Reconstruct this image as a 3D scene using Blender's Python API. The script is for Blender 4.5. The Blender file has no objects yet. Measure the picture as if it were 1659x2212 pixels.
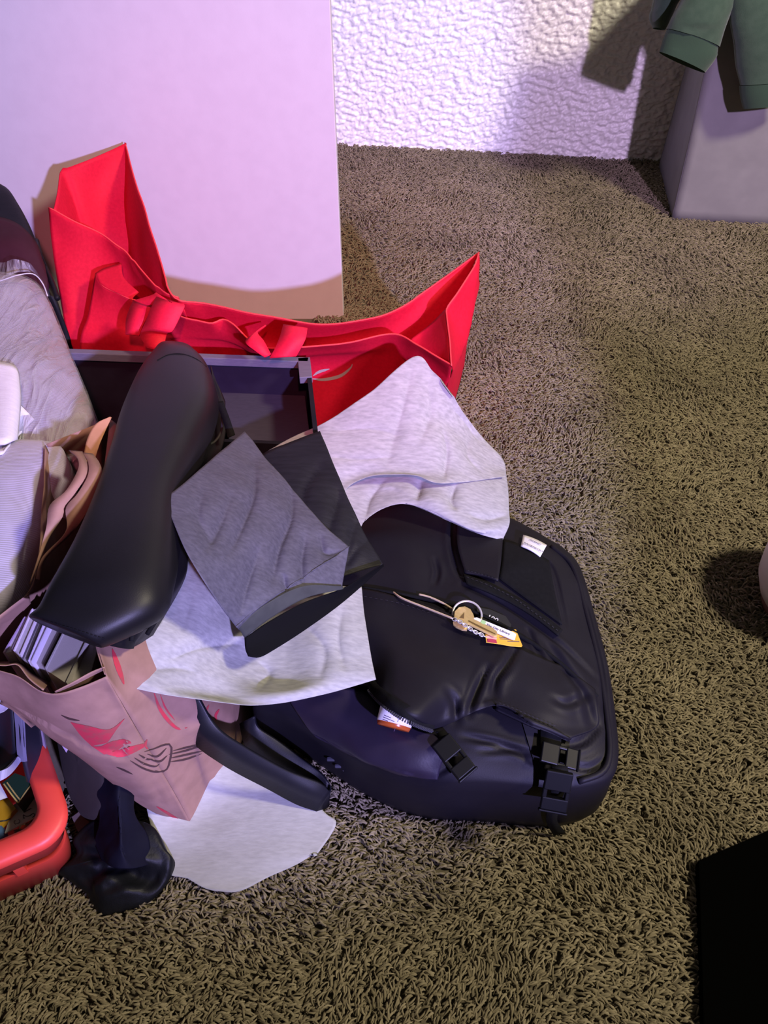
import bpy, bmesh, math, random
import numpy as np
from mathutils import Vector, noise, Matrix
from mathutils.bvhtree import BVHTree

random.seed(7)
rng = np.random.default_rng(11)
scn = bpy.context.scene
COL = scn.collection

# ------------------------------------------------------------------ camera
FPX, CAM_H, PITCH = 1662.0, 0.86, math.radians(46.0)
cd = bpy.data.cameras.new('camera')
cd.sensor_fit = 'VERTICAL'
cd.sensor_height = 32.0
cd.lens = 32.0 * FPX / 2212.0
cd.clip_start = 0.02
camo = bpy.data.objects.new('camera', cd)
camo.location = (0, 0, CAM_H)
camo.rotation_euler = (math.pi / 2 - PITCH, 0, 0)
COL.objects.link(camo)
scn.camera = camo

# ------------------------------------------------------------------ light
scn.view_settings.view_transform = 'Standard'
scn.view_settings.look = 'None'
scn.view_settings.gamma = 1.0
scn.view_settings.exposure = 0.0
scn.view_settings.use_curve_mapping = False
w = bpy.data.worlds.new('room_ambience'); scn.world = w
w.use_nodes = True
w.node_tree.nodes['Background'].inputs[0].default_value = (1.0, 0.93, 0.80, 1)
w.node_tree.nodes['Background'].inputs[1].default_value = 0.055


def lamp(name, kind, loc, energy, color, size, target=None, **kw):
    ld = bpy.data.lights.new(name, kind)
    ld.energy = energy
    ld.color = color
    if kind == 'AREA':
        ld.shape = 'DISK'; ld.size = size
    else:
        ld.shadow_soft_size = size
    for k, v in kw.items():
        setattr(ld, k, v)
    o = bpy.data.objects.new(name, ld)
    o.location = loc
    if target is not None:
        o.rotation_euler = (Vector(target) - Vector(loc)).to_track_quat('-Z', 'Y').to_euler()
    COL.objects.link(o)
    return o


# shaded violet lamp behind the photographer, to the right: its cone ends on the carpet
lamp('violet_lamp', 'SPOT', (0.80, -1.20, 1.20), 450, (0.48, 0.43, 1.0), 0.035,
     target=(-0.45, 1.30, 0.36), spot_size=math.radians(38.5), spot_blend=0.25)
# added red spot, higher up, putting a glow on the lower part of the white board
lamp('red_fill', 'SPOT', (0.20, -0.70, 1.90), 140, (1.0, 0.20, 0.24), 0.06,
     target=(-0.20, 1.37, 0.10), spot_size=math.radians(30), spot_blend=1.0)
# added lavender fill spot further back, brightening the far end of the room
lamp('lavender_fill', 'SPOT', (0.95, -1.60, 1.70), 430, (0.80, 0.56, 1.0), 0.05,
     target=(0.50, 2.10, 0.36), spot_size=math.radians(22), spot_blend=0.45)
# pale warm-white lamp high on the right
lamp('ceiling_lamp', 'AREA', (1.55, 0.20, 1.95), 60, (1.0, 0.88, 0.62), 0.30, target=(0.2, 1.2, 0.0))


# ------------------------------------------------------------------ unprojection
_F = Vector((0, math.cos(PITCH), -math.sin(PITCH)))
_U = Vector((0, math.sin(PITCH), math.cos(PITCH)))
EYE = Vector((0, 0, CAM_H))


def ray(x, y):
    return _F + Vector((1, 0, 0)) * ((x - 829.5) / FPX) + _U * ((1106 - y) / FPX)


def Z(x, y, z=0.0):
    d = ray(x, y)
    return EYE + d * ((z - CAM_H) / d.z)


def Yp(x, y, yy):
    d = ray(x, y)
    return EYE + d * (yy / d.y)


def ZZ(pts):
    return [Z(*p) if not isinstance(p, Vector) else p for p in pts]


# ------------------------------------------------------------------ materials
MATS = {}


def mat(name, col, rough=0.6, col2=None, nscale=30, bump=0.0, bscale=60, bdist=0.002, metal=0.0,
        spec=0.5, sheen=0.0, stretch=(1, 1, 1), trans=0.0, detail=4, coat=0.0, contrast=(0.35, 0.65)):
    if name in MATS:
        return MATS[name]
    m = bpy.data.materials.new(name); m.use_nodes = True
    nt = m.node_tree; N = nt.nodes; L = nt.links
    b = N['Principled BSDF']
    b.inputs['Base Color'].default_value = (*col, 1)
    b.inputs['Roughness'].default_value = rough
    b.inputs['Metallic'].default_value = metal
    b.inputs['Specular IOR Level'].default_value = spec
    b.inputs['Sheen Weight'].default_value = sheen
    b.inputs['Coat Weight'].default_value = coat
    tc = N.new('ShaderNodeTexCoord')
    mp = N.new('ShaderNodeMapping'); mp.inputs['Scale'].default_value = stretch
    L.new(tc.outputs['Object'], mp.inputs['Vector'])
    if col2 is not None:
        nz = N.new('ShaderNodeTexNoise'); nz.inputs['Scale'].default_value = nscale
        nz.inputs['Detail'].default_value = detail
        L.new(mp.outputs[0], nz.inputs['Vector'])
        rp = N.new('ShaderNodeValToRGB')
        rp.color_ramp.elements[0].position = contrast[0]; rp.color_ramp.elements[1].position = contrast[1]
        rp.color_ramp.elements[0].color = (*col, 1); rp.color_ramp.elements[1].color = (*col2, 1)
        L.new(nz.outputs['Fac'], rp.inputs[0])
        L.new(rp.outputs[0], b.inputs['Base Color'])
    if bump > 0:
        n2 = N.new('ShaderNodeTexNoise'); n2.inputs['Scale'].default_value = bscale
        n2.inputs['Detail'].default_value = 5
        L.new(mp.outputs[0], n2.inputs['Vector'])
        bp = N.new('ShaderNodeBump'); bp.inputs['Strength'].default_value = bump
        bp.inputs['Distance'].default_value = bdist
        L.new(n2.outputs['Fac'], bp.inputs['Height'])
        L.new(bp.outputs[0], b.inputs['Normal'])
    if trans > 0:
        t = N.new('ShaderNodeBsdfTranslucent')
        src = b.inputs['Base Color'].links[0].from_socket if b.inputs['Base Color'].links else None
        if src: L.new(src, t.inputs['Color'])
        else: t.inputs['Color'].default_value = (*col, 1)
        mx = N.new('ShaderNodeMixShader'); mx.inputs[0].default_value = trans
        L.new(b.outputs[0], mx.inputs[1]); L.new(t.outputs[0], mx.inputs[2])
        L.new(mx.outputs[0], N['Material Output'].inputs['Surface'])
    MATS[name] = m
    return m


# ------------------------------------------------------------------ mesh helpers
def cr(pts, n, lin=False):
    """resample a polyline to n points, chord length, Catmull-Rom or straight"""
    pts = [Vector(p) for p in pts]
    if len(pts) == 1:
        return [pts[0].copy() for _ in range(n)]
    s = [0.0]
    for a, b in zip(pts, pts[1:]):
        s.append(s[-1] + max((b - a).length, 1e-6))
    out = []
    k = 0
    for i in range(n):
        t = s[-1] * i / (n - 1)
        while k < len(pts) - 2 and t > s[k + 1]:
            k += 1
        u = (t - s[k]) / (s[k + 1] - s[k])
        p1, p2 = pts[k], pts[k + 1]
        if lin:
            out.append(p1.lerp(p2, u)); continue
        p0 = pts[k - 1] if k > 0 else p1 + (p1 - p2)
        p3 = pts[k + 2] if k + 2 < len(pts) else p2 + (p2 - p1)
        out.append(0.5 * ((2 * p1) + (p2 - p0) * u + (2 * p0 - 5 * p1 + 4 * p2 - p3) * u * u
                          + (3 * p1 - p0 - 3 * p2 + p3) * u ** 3))
    return out


def cru(pts, n, lin=False):
    """like cr but uniform in control index (keeps rows aligned)"""
    pts = [Vector(p) for p in pts]
    out = []
    K = len(pts) - 1
    for i in range(n):
        t = K * i / (n - 1)
        k = min(int(t), K - 1); u = t - k
        p1, p2 = pts[k], pts[k + 1]
        if lin:
            out.append(p1.lerp(p2, u)); continue
        p0 = pts[k - 1] if k > 0 else p1 + (p1 - p2)
        p3 = pts[k + 2] if k + 2 <= K else p2 + (p2 - p1)
        out.append(0.5 * ((2 * p1) + (p2 - p0) * u + (2 * p0 - 5 * p1 + 4 * p2 - p3) * u * u
                          + (3 * p1 - p0 - 3 * p2 + p3) * u ** 3))
    return out


def loft(rows, n=24, m=24, linu=False, linv=False):
    R = [cr(ZZ(r), m, linu) for r in rows]
    G = [[None] * m for _ in range(n)]
    for j in range(m):
        c = cru([R[i][j] for i in range(len(R))], n, linv)
        for i in range(n):
            G[i][j] = c[i]
    return G


def gnormals(G):
    n, m = len(G), len(G[0])
    NN = []
    for i in range(n):
        row = []
        for j in range(m):
            du = G[i][min(j + 1, m - 1)] - G[i][max(j - 1, 0)]
            dv = G[min(i + 1, n - 1)][j] - G[max(i - 1, 0)][j]
            nn = du.cross(dv)
            if nn.length < 1e-12: nn = Vector((0, 0, 1))
            nn.normalize()
            if nn.z < 0: nn = -nn
            row.append(nn)
        NN.append(row)
    return NN


def folds(p, freq, seed, k=4, warp=0.15):
    """straight paper creases: triangle waves along a few random directions"""
    r = random.Random(seed)
    q = Vector(p) + noise.noise_vector(Vector(p) * 9 + Vector((seed, 0, 0))) * warp * 0.1
    v = 0
    for i in range(k):
        d = Vector((r.uniform(-1, 1), r.uniform(-1, 1), r.uniform(-.6, .6))).normalized()
        x = q.dot(d) * freq * r.uniform(.5, 1.4) + r.uniform(0, 9)
        wgt = 0.5 + 0.5 * noise.noise(Vector(p) * 6 + Vector((i * 7.3, seed * 1.7, 0)))
        v += abs(x - math.floor(x) - .5) * 2 * max(wgt, 0)
    return v / k - .35


def crumple(G, amp, freq, seed, k=4, edge=0.0, soft=0.0, sfreq=12):
    NN = gnormals(G)
    n, m = len(G), len(G[0])
    for i in range(n):
        for j in range(m):
            e = 1.0
            if edge > 0:
                d = min(i, n - 1 - i) / (n - 1), min(j, m - 1 - j) / (m - 1)
                e = min(1, min(d) / edge)
            h = 0
            if amp: h += amp * folds(G[i][j], freq, seed, k)
            if soft: h += soft * noise.noise(G[i][j] * sfreq + Vector((seed, seed * 2, 0)))
            G[i][j] = G[i][j] + NN[i][j] * (h * e)
    return G


def gmesh(G, cyc=False):
    n, m = len(G), len(G[0])
    v = [p for r in G for p in r]
    f = []
    mm = m if cyc else m - 1
    for i in range(n - 1):
        for j in range(mm):
            a = i * m + j; b = i * m + (j + 1) % m
            f.append((a, b, b + m, a + m))
    return v, f


def join(*vf):
    V, F = [], []
    for v, f in vf:
        o = len(V)
        V += list(v)
        F += [tuple(i + o for i in q) for q in f]
    return V, F


def box(c, s, R=None):
    """8-corner box, centre c, full size s, optional 3x3 rotation"""
    V = []
    for z in (-.5, .5):
        for x, y in ((-.5, -.5), (.5, -.5), (.5, .5), (-.5, .5)):
            p = Vector((x * s[0], y * s[1], z * s[2]))
            if R is not None: p = R @ p
            V.append(Vector(c) + p)
    return V, [(3, 2, 1, 0), (4, 5, 6, 7), (0, 1, 5, 4), (1, 2, 6, 5), (2, 3, 7, 6), (3, 0, 4, 7)]


def frames(path):
    """parallel-transport frames"""
    T = []
    for i in range(len(path)):
        t = path[min(i + 1, len(path) - 1)] - path[max(i - 1, 0)]
        T.append(t.normalized() if t.length > 1e-9 else Vector((0, 0, 1)))
    a = Vector((0, 0, 1))
    if abs(T[0].dot(a)) > .9: a = Vector((1, 0, 0))
    n = (a - T[0] * a.dot(T[0])).normalized()
    out = []
    for t in T:
        n = (n - t * n.dot(t))
        n = n.normalized() if n.length > 1e-9 else Vector((1, 0, 0))
        out.append((t, n, t.cross(n)))
    return out


def tube(path, r, sides=8, cap=True, closed=False):
    fr = frames(path)
    V, F = [], []
    n = len(path)
    for i, p in enumerate(path):
        rr = r[i] if isinstance(r, (list, tuple)) else r
        t, a, b = fr[i]
        for k in range(sides):
            th = 2 * math.pi * k / sides
            V.append(p + a * (rr * math.cos(th)) + b * (rr * math.sin(th)))
    for i in range(n if closed else n - 1):
        for k in range(sides):
            i2 = (i + 1) % n
            F.append((i * sides + k, i * sides + (k + 1) % sides, i2 * sides + (k + 1) % sides, i2 * sides + k))
    if cap and not closed:
        F.append(tuple(range(sides))[::-1])
        F.append(tuple((n - 1) * sides + k for k in range(sides)))
    return V, F


def band(ea, eb, n, thick, linear=False):
    """flat strap between two edge polylines, with real thickness"""
    A, B = cr(ZZ(ea), n, linear), cr(ZZ(eb), n, linear)
    V, F = [], []
    for i in range(n):
        w_ = (B[i] - A[i])
        t = A[min(i + 1, n - 1)] - A[max(i - 1, 0)] + B[min(i + 1, n - 1)] - B[max(i - 1, 0)]
        nn = w_.cross(t)
        nn = nn.normalized() * thick if nn.length > 1e-12 else Vector((0, 0, thick))
        V += [A[i], B[i], B[i] + nn, A[i] + nn]
    for i in range(n - 1):
        for k in range(4):
            F.append((i * 4 + k, i * 4 + (k + 1) % 4, i * 4 + 4 + (k + 1) % 4, i * 4 + 4 + k))
    F.append((3, 2, 1, 0)); F.append(tuple((n - 1) * 4 + k for k in range(4)))
    return V, F


def blob(outline, dome, nr=26, na=96, power=2.0, floor=0.0, inset=0.93, amp=0.0, freq=9, seed=1, soft=0.0,
         sfreq=14, centre=None, belly=1.01):
    """soft filled bag: domed top inside an outline, sides falling to the floor"""
    O = cr(ZZ(outline + [outline[0]]), na + 1)[:-1]
    c = sum(O, Vector()) / na if centre is None else Z(*centre)
    zc = sum(p.z for p in O) / na
    rows = []
    for i in range(nr):
        r = max(i / (nr - 1), 0.004)
        row = []
        for p in O:
            q = Vector((c.x + (p.x - c.x) * r, c.y + (p.y - c.y) * r, 0))
            q.z = zc + (p.z - zc) * r + dome * (1 - r ** power) ** 0.75 if r < 1 else p.z
            row.append(q)
        rows.append(row)
    NN = gnormals(rows)
    for i in range(nr):
        e = min(1.0, (nr - 1 - i) / 5 + .15)
        for j in range(na):
            h = 0
            if amp: h += amp * folds(rows[i][j], freq, seed)
            if soft: h += soft * noise.noise(rows[i][j] * sfreq + Vector((seed, 3 * seed, 0)))
            rows[i][j] = rows[i][j] + NN[i][j] * h * e
    for s, zf in ((belly, .8), (belly + .005, .55), (inset + .03, .25), (inset, 0.0), (inset * .5, 0.0), (.02, 0.0)):
        row = []
        for p in O:
            row.append(Vector((c.x + (p.x - c.x) * s, c.y + (p.y - c.y) * s, floor + (p.z - floor) * zf)))
        rows.append(row)
    return gmesh(rows, cyc=True)


# ------------------------------------------------------------------ object helpers
ORG = {}


def mkmesh(name, vf, org, smooth):
    v, f = vf
    me = bpy.data.meshes.new(name)
    me.from_pydata([tuple(Vector(p) - org) for p in v], [], f)
    me.update()
    if smooth:
        me.polygons.foreach_set('use_smooth', [True] * len(me.polygons))
    return me


def part(name, vf, m, parent, smooth=True, solid=0.0, label=None, bevel=0.0, kind=None, offset=0.0):
    org = ORG[parent.name]
    o = bpy.data.objects.new(name, mkmesh(name, vf, org, smooth))
    COL.objects.link(o)
    o.parent = parent
    o.data.materials.append(m)
    ORG[o.name] = org
    if solid:
        md = o.modifiers.new('thickness', 'SOLIDIFY'); md.thickness = solid; md.offset = offset
    if bevel:
        md = o.modifiers.new('bevel', 'BEVEL'); md.width = bevel; md.segments = 2; md.limit_method = 'ANGLE'
    if label: o['label'] = label
    if kind: o['kind'] = kind
    return o


def tag(o, label, cat, group=None):
    o['label'] = label; o['category'] = cat
    if group: o['group'] = group


def thing(name, label, cat, loc, group=None):
    o = bpy.data.objects.new(name, None)
    o.empty_display_size = 0.05
    o.location = loc
    COL.objects.link(o)
    ORG[o.name] = Vector(loc)
    tag(o, label, cat, group)
    return o


def solo(name, vf, m, label=None, cat=None, smooth=True, solid=0.0, kind=None, bevel=0.0, group=None):
    v = [Vector(p) for p in vf[0]]
    org = Vector(((min(p.x for p in v) + max(p.x for p in v)) / 2,
                  (min(p.y for p in v) + max(p.y for p in v)) / 2, min(p.z for p in v)))
    o = bpy.data.objects.new(name, mkmesh(name, vf, org, smooth))
    o.location = org
    COL.objects.link(o)
    o.data.materials.append(m)
    ORG[o.name] = org
    if label: tag(o, label, cat, group)
    if kind: o['kind'] = kind
    if solid:
        md = o.modifiers.new('thickness', 'SOLIDIFY'); md.thickness = solid; md.offset = 0
    if bevel:
        md = o.modifiers.new('bevel', 'BEVEL'); md.width = bevel; md.segments = 2; md.limit_method = 'ANGLE'
    return o


def dents(vf, bvh, lst, paper=False):
    """press creases into a surface: (image polyline, depth, width); paper creases have a sharp crest"""
    V, F = vf
    A = np.array([tuple(p) for p in V])
    D = np.zeros(len(A))
    for pts, depth, wid in lst:
        L_ = np.array([tuple(on(bvh, q.x, q.y, 0)) for q in cr([Vector((x, y, 0)) for x, y in pts], 16)])
        reach = (5 if paper else 3.2) * wid
        sel = np.where(np.all((A > L_.min(0) - reach) & (A < L_.max(0) + reach), axis=1))[0]
        if len(sel) == 0: continue
        P = A[sel]
        best = np.full(len(sel), 1e9); bt_ = np.zeros(len(sel))
        for k in range(15):
            ab = L_[k + 1] - L_[k]
            t = np.clip(((P - L_[k]) @ ab) / max(ab @ ab, 1e-12), 0, 1)
            d = np.linalg.norm(P - (L_[k] + t[:, None] * ab), axis=1)
            m_ = d < best
            best[m_] = d[m_]; bt_[m_] = (k + t[m_]) / 15
        e = np.sin(np.pi * np.clip(bt_ * .96 + .02, 0, 1)) ** .6
        if paper:
            g = np.exp(-best / wid)
        else:
            g = np.exp(-(best / wid) ** 2) - .45 * np.exp(-((best - 1.7 * wid) / (.8 * wid)) ** 2)
        D[sel] += depth * e * g
    A -= np.outer(D, np.array((0, -.3, .95)))
    return [Vector(p) for p in A], F


def tree(*vfs):
    v, f = join(*vfs)
    return BVHTree.FromPolygons([Vector(p) for p in v], f)


def on(bvh, x, y, off=0.0, zdef=0.1):
    """the point of a surface that lies under an image point, lifted towards the viewer's side"""
    d = ray(x, y).normalized()
    loc, nor, _, _ = bvh.ray_cast(EYE, d)
    if loc is None:
        return Z(x, y, zdef)
    if nor.dot(d) > 0: nor = -nor
    return loc - d * (off * 1.15)


def onl(bvh, pts, off, zdef=.1):
    return [on(bvh, p[0], p[1], off + (p[2] if len(p) > 2 else 0), zdef) for p in pts]


def stroke(bvh, pts, wpx, off=0.0007, n=24, zdef=.1, taper=False):
    """flat printed stroke lying on a surface"""
    P = cr([Vector((p[0], p[1], 0)) for p in pts], n)
    V, F = [], []
    for i, p in enumerate(P):
        t = P[min(i + 1, n - 1)] - P[max(i - 1, 0)]
        s = Vector((-t.y, t.x, 0)).normalized() * wpx / 2
        if taper: s *= max(.12, math.sin(math.pi * (i + .3) / (n - .4)) ** .7)
        V += [on(bvh, p.x + s.x, p.y + s.y, off, zdef), on(bvh, p.x - s.x, p.y - s.y, off, zdef)]
    for i in range(n - 1):
        F.append((2 * i, 2 * i + 1, 2 * i + 3, 2 * i + 2))
    return V, F


def patch(bvh, rows, off, n=10, m=16, zdef=.1):
    """printed / sewn area lying on a surface: rows of image points"""
    R = [cr([Vector((p[0], p[1], 0)) for p in r], m) for r in rows]
    G = []
    C = [cru([R[i][j] for i in range(len(R))], n) for j in range(m)]
    for i in range(n):
        G.append([on(bvh, C[j][i].x, C[j][i].y, off, zdef) for j in range(m)])
    return gmesh(G)


def text_vf(body, size):
    cu = bpy.data.curves.new('lettering', 'FONT')
    cu.body = body; cu.size = size; cu.align_x = 'CENTER'; cu.align_y = 'CENTER'
    cu.resolution_u = 2; cu.offset = .012
    o = bpy.data.objects.new('lettering', cu)
    COL.objects.link(o)
    dg = bpy.context.evaluated_depsgraph_get()
    me = bpy.data.meshes.new_from_object(o.evaluated_get(dg))
    v = [p.co.copy() for p in me.vertices]; f = [tuple(p.vertices) for p in me.polygons]
    bpy.data.objects.remove(o); bpy.data.curves.remove(cu); bpy.data.meshes.remove(me)
    return v, f


def text_on(body, c, xdir, up, hx, bold=0.0):
    """lettering centred at c, running along xdir, total width hx"""
    v, f = text_vf(body, 1.0)
    w_ = max(p.x for p in v) - min(p.x for p in v)
    k = hx / w_
    X = xdir.normalized(); N_ = X.cross(up).normalized(); Yd = N_.cross(X)
    return [c + X * (p.x * k) + Yd * (p.y * k) for p in v], f

#@@STRUCTURE
# ================================================================== the room
# --- carpet backing
m_back = mat('carpet_backing', (0.12, 0.10, 0.068), .95, (0.085, .07, .046), 60)
floor_o = solo('floor', ([Vector((-1.7, -.6, 0)), Vector((2.3, -.6, 0)), Vector((2.3, 2.7, 0)), Vector((-1.7, 2.7, 0)),
                          Vector((-1.7, -.6, -.02)), Vector((2.3, -.6, -.02)), Vector((2.3, 2.7, -.02)), Vector((-1.7, 2.7, -.02))],
                         [(0, 1, 2, 3), (7, 6, 5, 4), (0, 4, 5, 1), (1, 5, 6, 2), (2, 6, 7, 3), (3, 7, 4, 0)]),
               m_back, kind='structure', smooth=False)


def carpet_material():
    m = bpy.data.materials.new('carpet_yarn'); m.use_nodes = True
    N = m.node_tree.nodes; L = m.node_tree.links; b = N['Principled BSDF']
    g = N.new('ShaderNodeNewGeometry')
    rp = N.new('ShaderNodeValToRGB')
    e = rp.color_ramp.elements
    e[0].color = (0.148, 0.124, 0.082, 1); e[1].color = (0.25, 0.213, 0.15, 1)
    e.new(0.5).color = (0.195, 0.165, 0.113, 1)
    L.new(g.outputs['Random Per Island'], rp.inputs[0])
    tc = N.new('ShaderNodeTexCoord')
    nz = N.new('ShaderNodeTexNoise'); nz.inputs['Scale'].default_value = 7; nz.inputs['Detail'].default_value = 3
    L.new(tc.outputs['Object'], nz.inputs['Vector'])
    mr = N.new('ShaderNodeMapRange'); mr.inputs[1].default_value = .3; mr.inputs[2].default_value = .7
    mr.inputs[3].default_value = .82; mr.inputs[4].default_value = 1.12
    L.new(nz.outputs['Fac'], mr.inputs[0])
    mx = N.new('ShaderNodeMix'); mx.data_type = 'RGBA'; mx.blend_type = 'MULTIPLY'; mx.inputs[0].default_value = 1
    L.new(rp.outputs[0], mx.inputs[6]); L.new(mr.outputs[0], mx.inputs[7])
    L.new(mx.outputs[2], b.inputs['Base Color'])
    b.inputs['Roughness'].default_value = .75
    b.inputs['Specular IOR Level'].default_value = .12
    return m


def carpet():
    # points over the floor that the camera (or one a step aside) can see
    pts = []
    def fill(x0, x1, y0, y1, dens, cond, sc):
        n = int((x1 - x0) * (y1 - y0) * dens)
        x = rng.uniform(x0, x1, n); y = rng.uniform(y0, y1, n)
        k = cond(x, y)
        pts.append(np.stack([x[k], y[k], np.full(k.sum(), sc)], 1))
    right = lambda y: .52 + .40 * y
    left_vis = lambda x, y: np.where(y < .36, x > -.62, np.where(y < .62, x > -.36, np.where(y < 1.0, x > .0, np.where(y < 1.42, x > -.14, x > -.30))))
    under = lambda x, y: ~((x > -.10) & (x < .17) & (y > .42) & (y < .66)) & ~((x > -.62) & (x < -.02) & (y > .80) & (y < 1.3))
    wall_y = lambda x: 2.294 - (x + .126) * (.122 / .895)
    fill(-.8, 1.6, -.35, .02, 13000, lambda x, y: x > -9, 1.25)
    fill(.4, 1.7, .02, 1.45, 13000, lambda x, y: x >= right(y), 1.25)
    fill(-.7, .9, .02, .85, 71000, lambda x, y: left_vis(x, y) & (x < right(y)) & under(x, y), 1.0)
    fill(-.5, 1.2, .85, 1.45, 56000, lambda x, y: left_vis(x, y) & (x < right(y)) & under(x, y), 1.0)
    fill(-.5, 1.6, 1.45, 2.4, 35000, lambda x, y: left_vis(x, y) & (x < right(y)) & (y < wall_y(x) - .004), 1.1)
    P = np.concatenate(pts)
    n = len(P)
    x, y, sc = P[:, 0], P[:, 1], P[:, 2]
    # lie direction drifts over the floor
    def wave(a, b, c, d):
        return np.sin(a * x + b * y + c) * np.cos(b * x - a * y + d)
    base = .9 * wave(9, 5, .3, 1.1) + .7 * wave(23, -17, 2.2, .4) + .35 * wave(61, 43, .2, 4.0)
    ang = base + rng.normal(0, .55, n) + np.where(rng.random(n) < .5, 0, math.pi)
    ln = rng.uniform(.009, .016, n) * sc
    wd = rng.uniform(.0009, .0014, n) * sc
    top = rng.uniform(.0045, .0105, n) + .0015 * wave(31, 13, 1, 2)
    bend = rng.normal(0, .55, n)
    NS = 4
    V = np.zeros((n, NS * 3, 3), np.float32)
    ca, sa = np.cos(ang), np.sin(ang)
    for s in range(NS):
        t = s / (NS - 1)
        a2 = ang + bend * (t - .5)
        cx = x + np.cos(a2) * ln * (t - .5)
        cy = y + np.sin(a2) * ln * (t - .5)
        cz = .001 + top * (1 - (2 * t - 1.15) ** 2 * .62)
        ww = wd * (.55 + .45 * math.sin(math.pi * min(t + .12, 1)))
        px_, py_ = -np.sin(a2), np.cos(a2)
        for q, (o, dz) in enumerate(((-1, -.0012), (0, .0004), (1, -.0012))):
            V[:, s * 3 + q, 0] = cx + px_ * ww * o
            V[:, s * 3 + q, 1] = cy + py_ * ww * o
            V[:, s * 3 + q, 2] = np.maximum(cz + dz * sc, .0004)
    fq = []
    for s in range(NS - 1):
        for q in range(2):
            a = s * 3 + q
            fq.append((a, a + 1, a + 4, a + 3))
    fq = np.array(fq)
    Fq = (fq[None] + (np.arange(n) * NS * 3)[:, None, None]).reshape(-1)
    me = bpy.data.meshes.new('carpet_pile')
    nv = n * NS * 3; nf = len(Fq) // 4
    me.vertices.add(nv); me.vertices.foreach_set('co', V.reshape(-1))
    me.loops.add(nf * 4); me.loops.foreach_set('vertex_index', Fq.astype(np.int32))
    me.polygons.add(nf)
    me.polygons.foreach_set('loop_start', np.arange(0, nf * 4, 4, dtype=np.int32))
    me.polygons.foreach_set('loop_total', np.full(nf, 4, np.int32))
    me.polygons.foreach_set('use_smooth', np.ones(nf, bool))
    me.update(calc_edges=True)
    org = ORG['floor']
    me.transform(Matrix.Translation(-org))
    o = bpy.data.objects.new('carpet_pile', me)
    COL.objects.link(o); o.parent = floor_o
    me.materials.append(carpet_material())
    o['kind'] = 'stuff'
    o['label'] = 'tan shaggy carpet pile'
    


carpet()

# --- textured white wall
WA, WB = Vector((-.126, 2.294, 0)), Vector((.769, 2.172, 0))
wd_ = (WB - WA).normalized(); wn_ = Vector((wd_.y, -wd_.x, 0))


def wall_material():
    m = bpy.data.materials.new('knockdown_paint'); m.use_nodes = True
    N = m.node_tree.nodes; L = m.node_tree.links; b = N['Principled BSDF']
    b.inputs['Base Color'].default_value = (.76, .755, .74, 1)
    b.inputs['Roughness'].default_value = .38
    tc = N.new('ShaderNodeTexCoord')
    n2 = N.new('ShaderNodeTexNoise'); n2.inputs['Scale'].default_value = 190; n2.inputs['Detail'].default_value = 3
    L.new(tc.outputs['Object'], n2.inputs['Vector'])
    bp = N.new('ShaderNodeBump'); bp.inputs['Strength'].default_value = .5; bp.inputs['Distance'].default_value = .002
    L.new(n2.outputs['Fac'], bp.inputs['Height']); L.new(bp.outputs[0], b.inputs['Normal'])
    return m


def wall():
    # real relief: a dense grid pushed in and out
    rows = []
    nu, nv = 620, 290
    u0, u1 = -.25, 1.45
    for i in range(nv + 1):
        z = .80 * i / nv
        row = []
        for j in range(nu + 1):
            u = u0 + (u1 - u0) * j / nu
            p = WA + wd_ * u + Vector((0, 0, z))
            q = Vector((u, z, 0))
            q2 = Vector((u + .35 * z, z - .25 * u, 0))
            h = noise.noise(Vector((q2.x * 52, q2.y * 100, 3))) + .6 * noise.noise(Vector((q2.x * 110, q2.y * 170, 8))) \
                + .35 * noise.noise(q * 260)
            h = math.copysign(abs(h) ** .8, h)
            row.append(p - wn_ * (-  .0056 * h) if i > 0 else p - wn_ * (-  .0056 * h))
        rows.append(row)
    main = gmesh(rows)
    far = []
    for a, b_, z0, z1 in ((-1.6, u0, 0, 2.3), (u1, 2.2, 0, 2.3), (u0, u1, .80, 2.3)):
        A = WA + wd_ * a; B = WA + wd_ * b_
        far.append(([A + Vector((0, 0, z0)), B + Vector((0, 0, z0)), B + Vector((0, 0, z1)), A + Vector((0, 0, z1))], [(0, 1, 2, 3)]))
    o = solo('wall_back', join(main, *far), wall_material(), kind='structure')
    o['label'] = 'white wall with knobbly knockdown plaster texture'


wall()

# --- tall smooth white panel
m_panel = mat('panel_white', (.55, .50, .55), .55, (.57, .52, .57), 40, bump=.12, bscale=420, bdist=.0006)
PX = Z(742.5, 690, 0)
o = solo('white_board', box(((-1.02 + PX.x) / 2, 1.379 + .016, .62), (PX.x + 1.02, .032, 1.24)), m_panel,
         'tall smooth white board standing on the carpet behind the red tote', 'panel', smooth=False, bevel=.0015)
# ================================================================== red tote bag
m_red = mat('red_nonwoven', (0.64, 0.007, 0.034), .7, (0.57, .005, .028), 220, bump=.25, bscale=900, bdist=.0004, trans=.12, spec=.2)
tote = thing('tote_bag', 'large floppy red fabric tote bag leaning on the tall white board', 'bag', Z(560, 830, 0.0))
S = .0016
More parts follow.
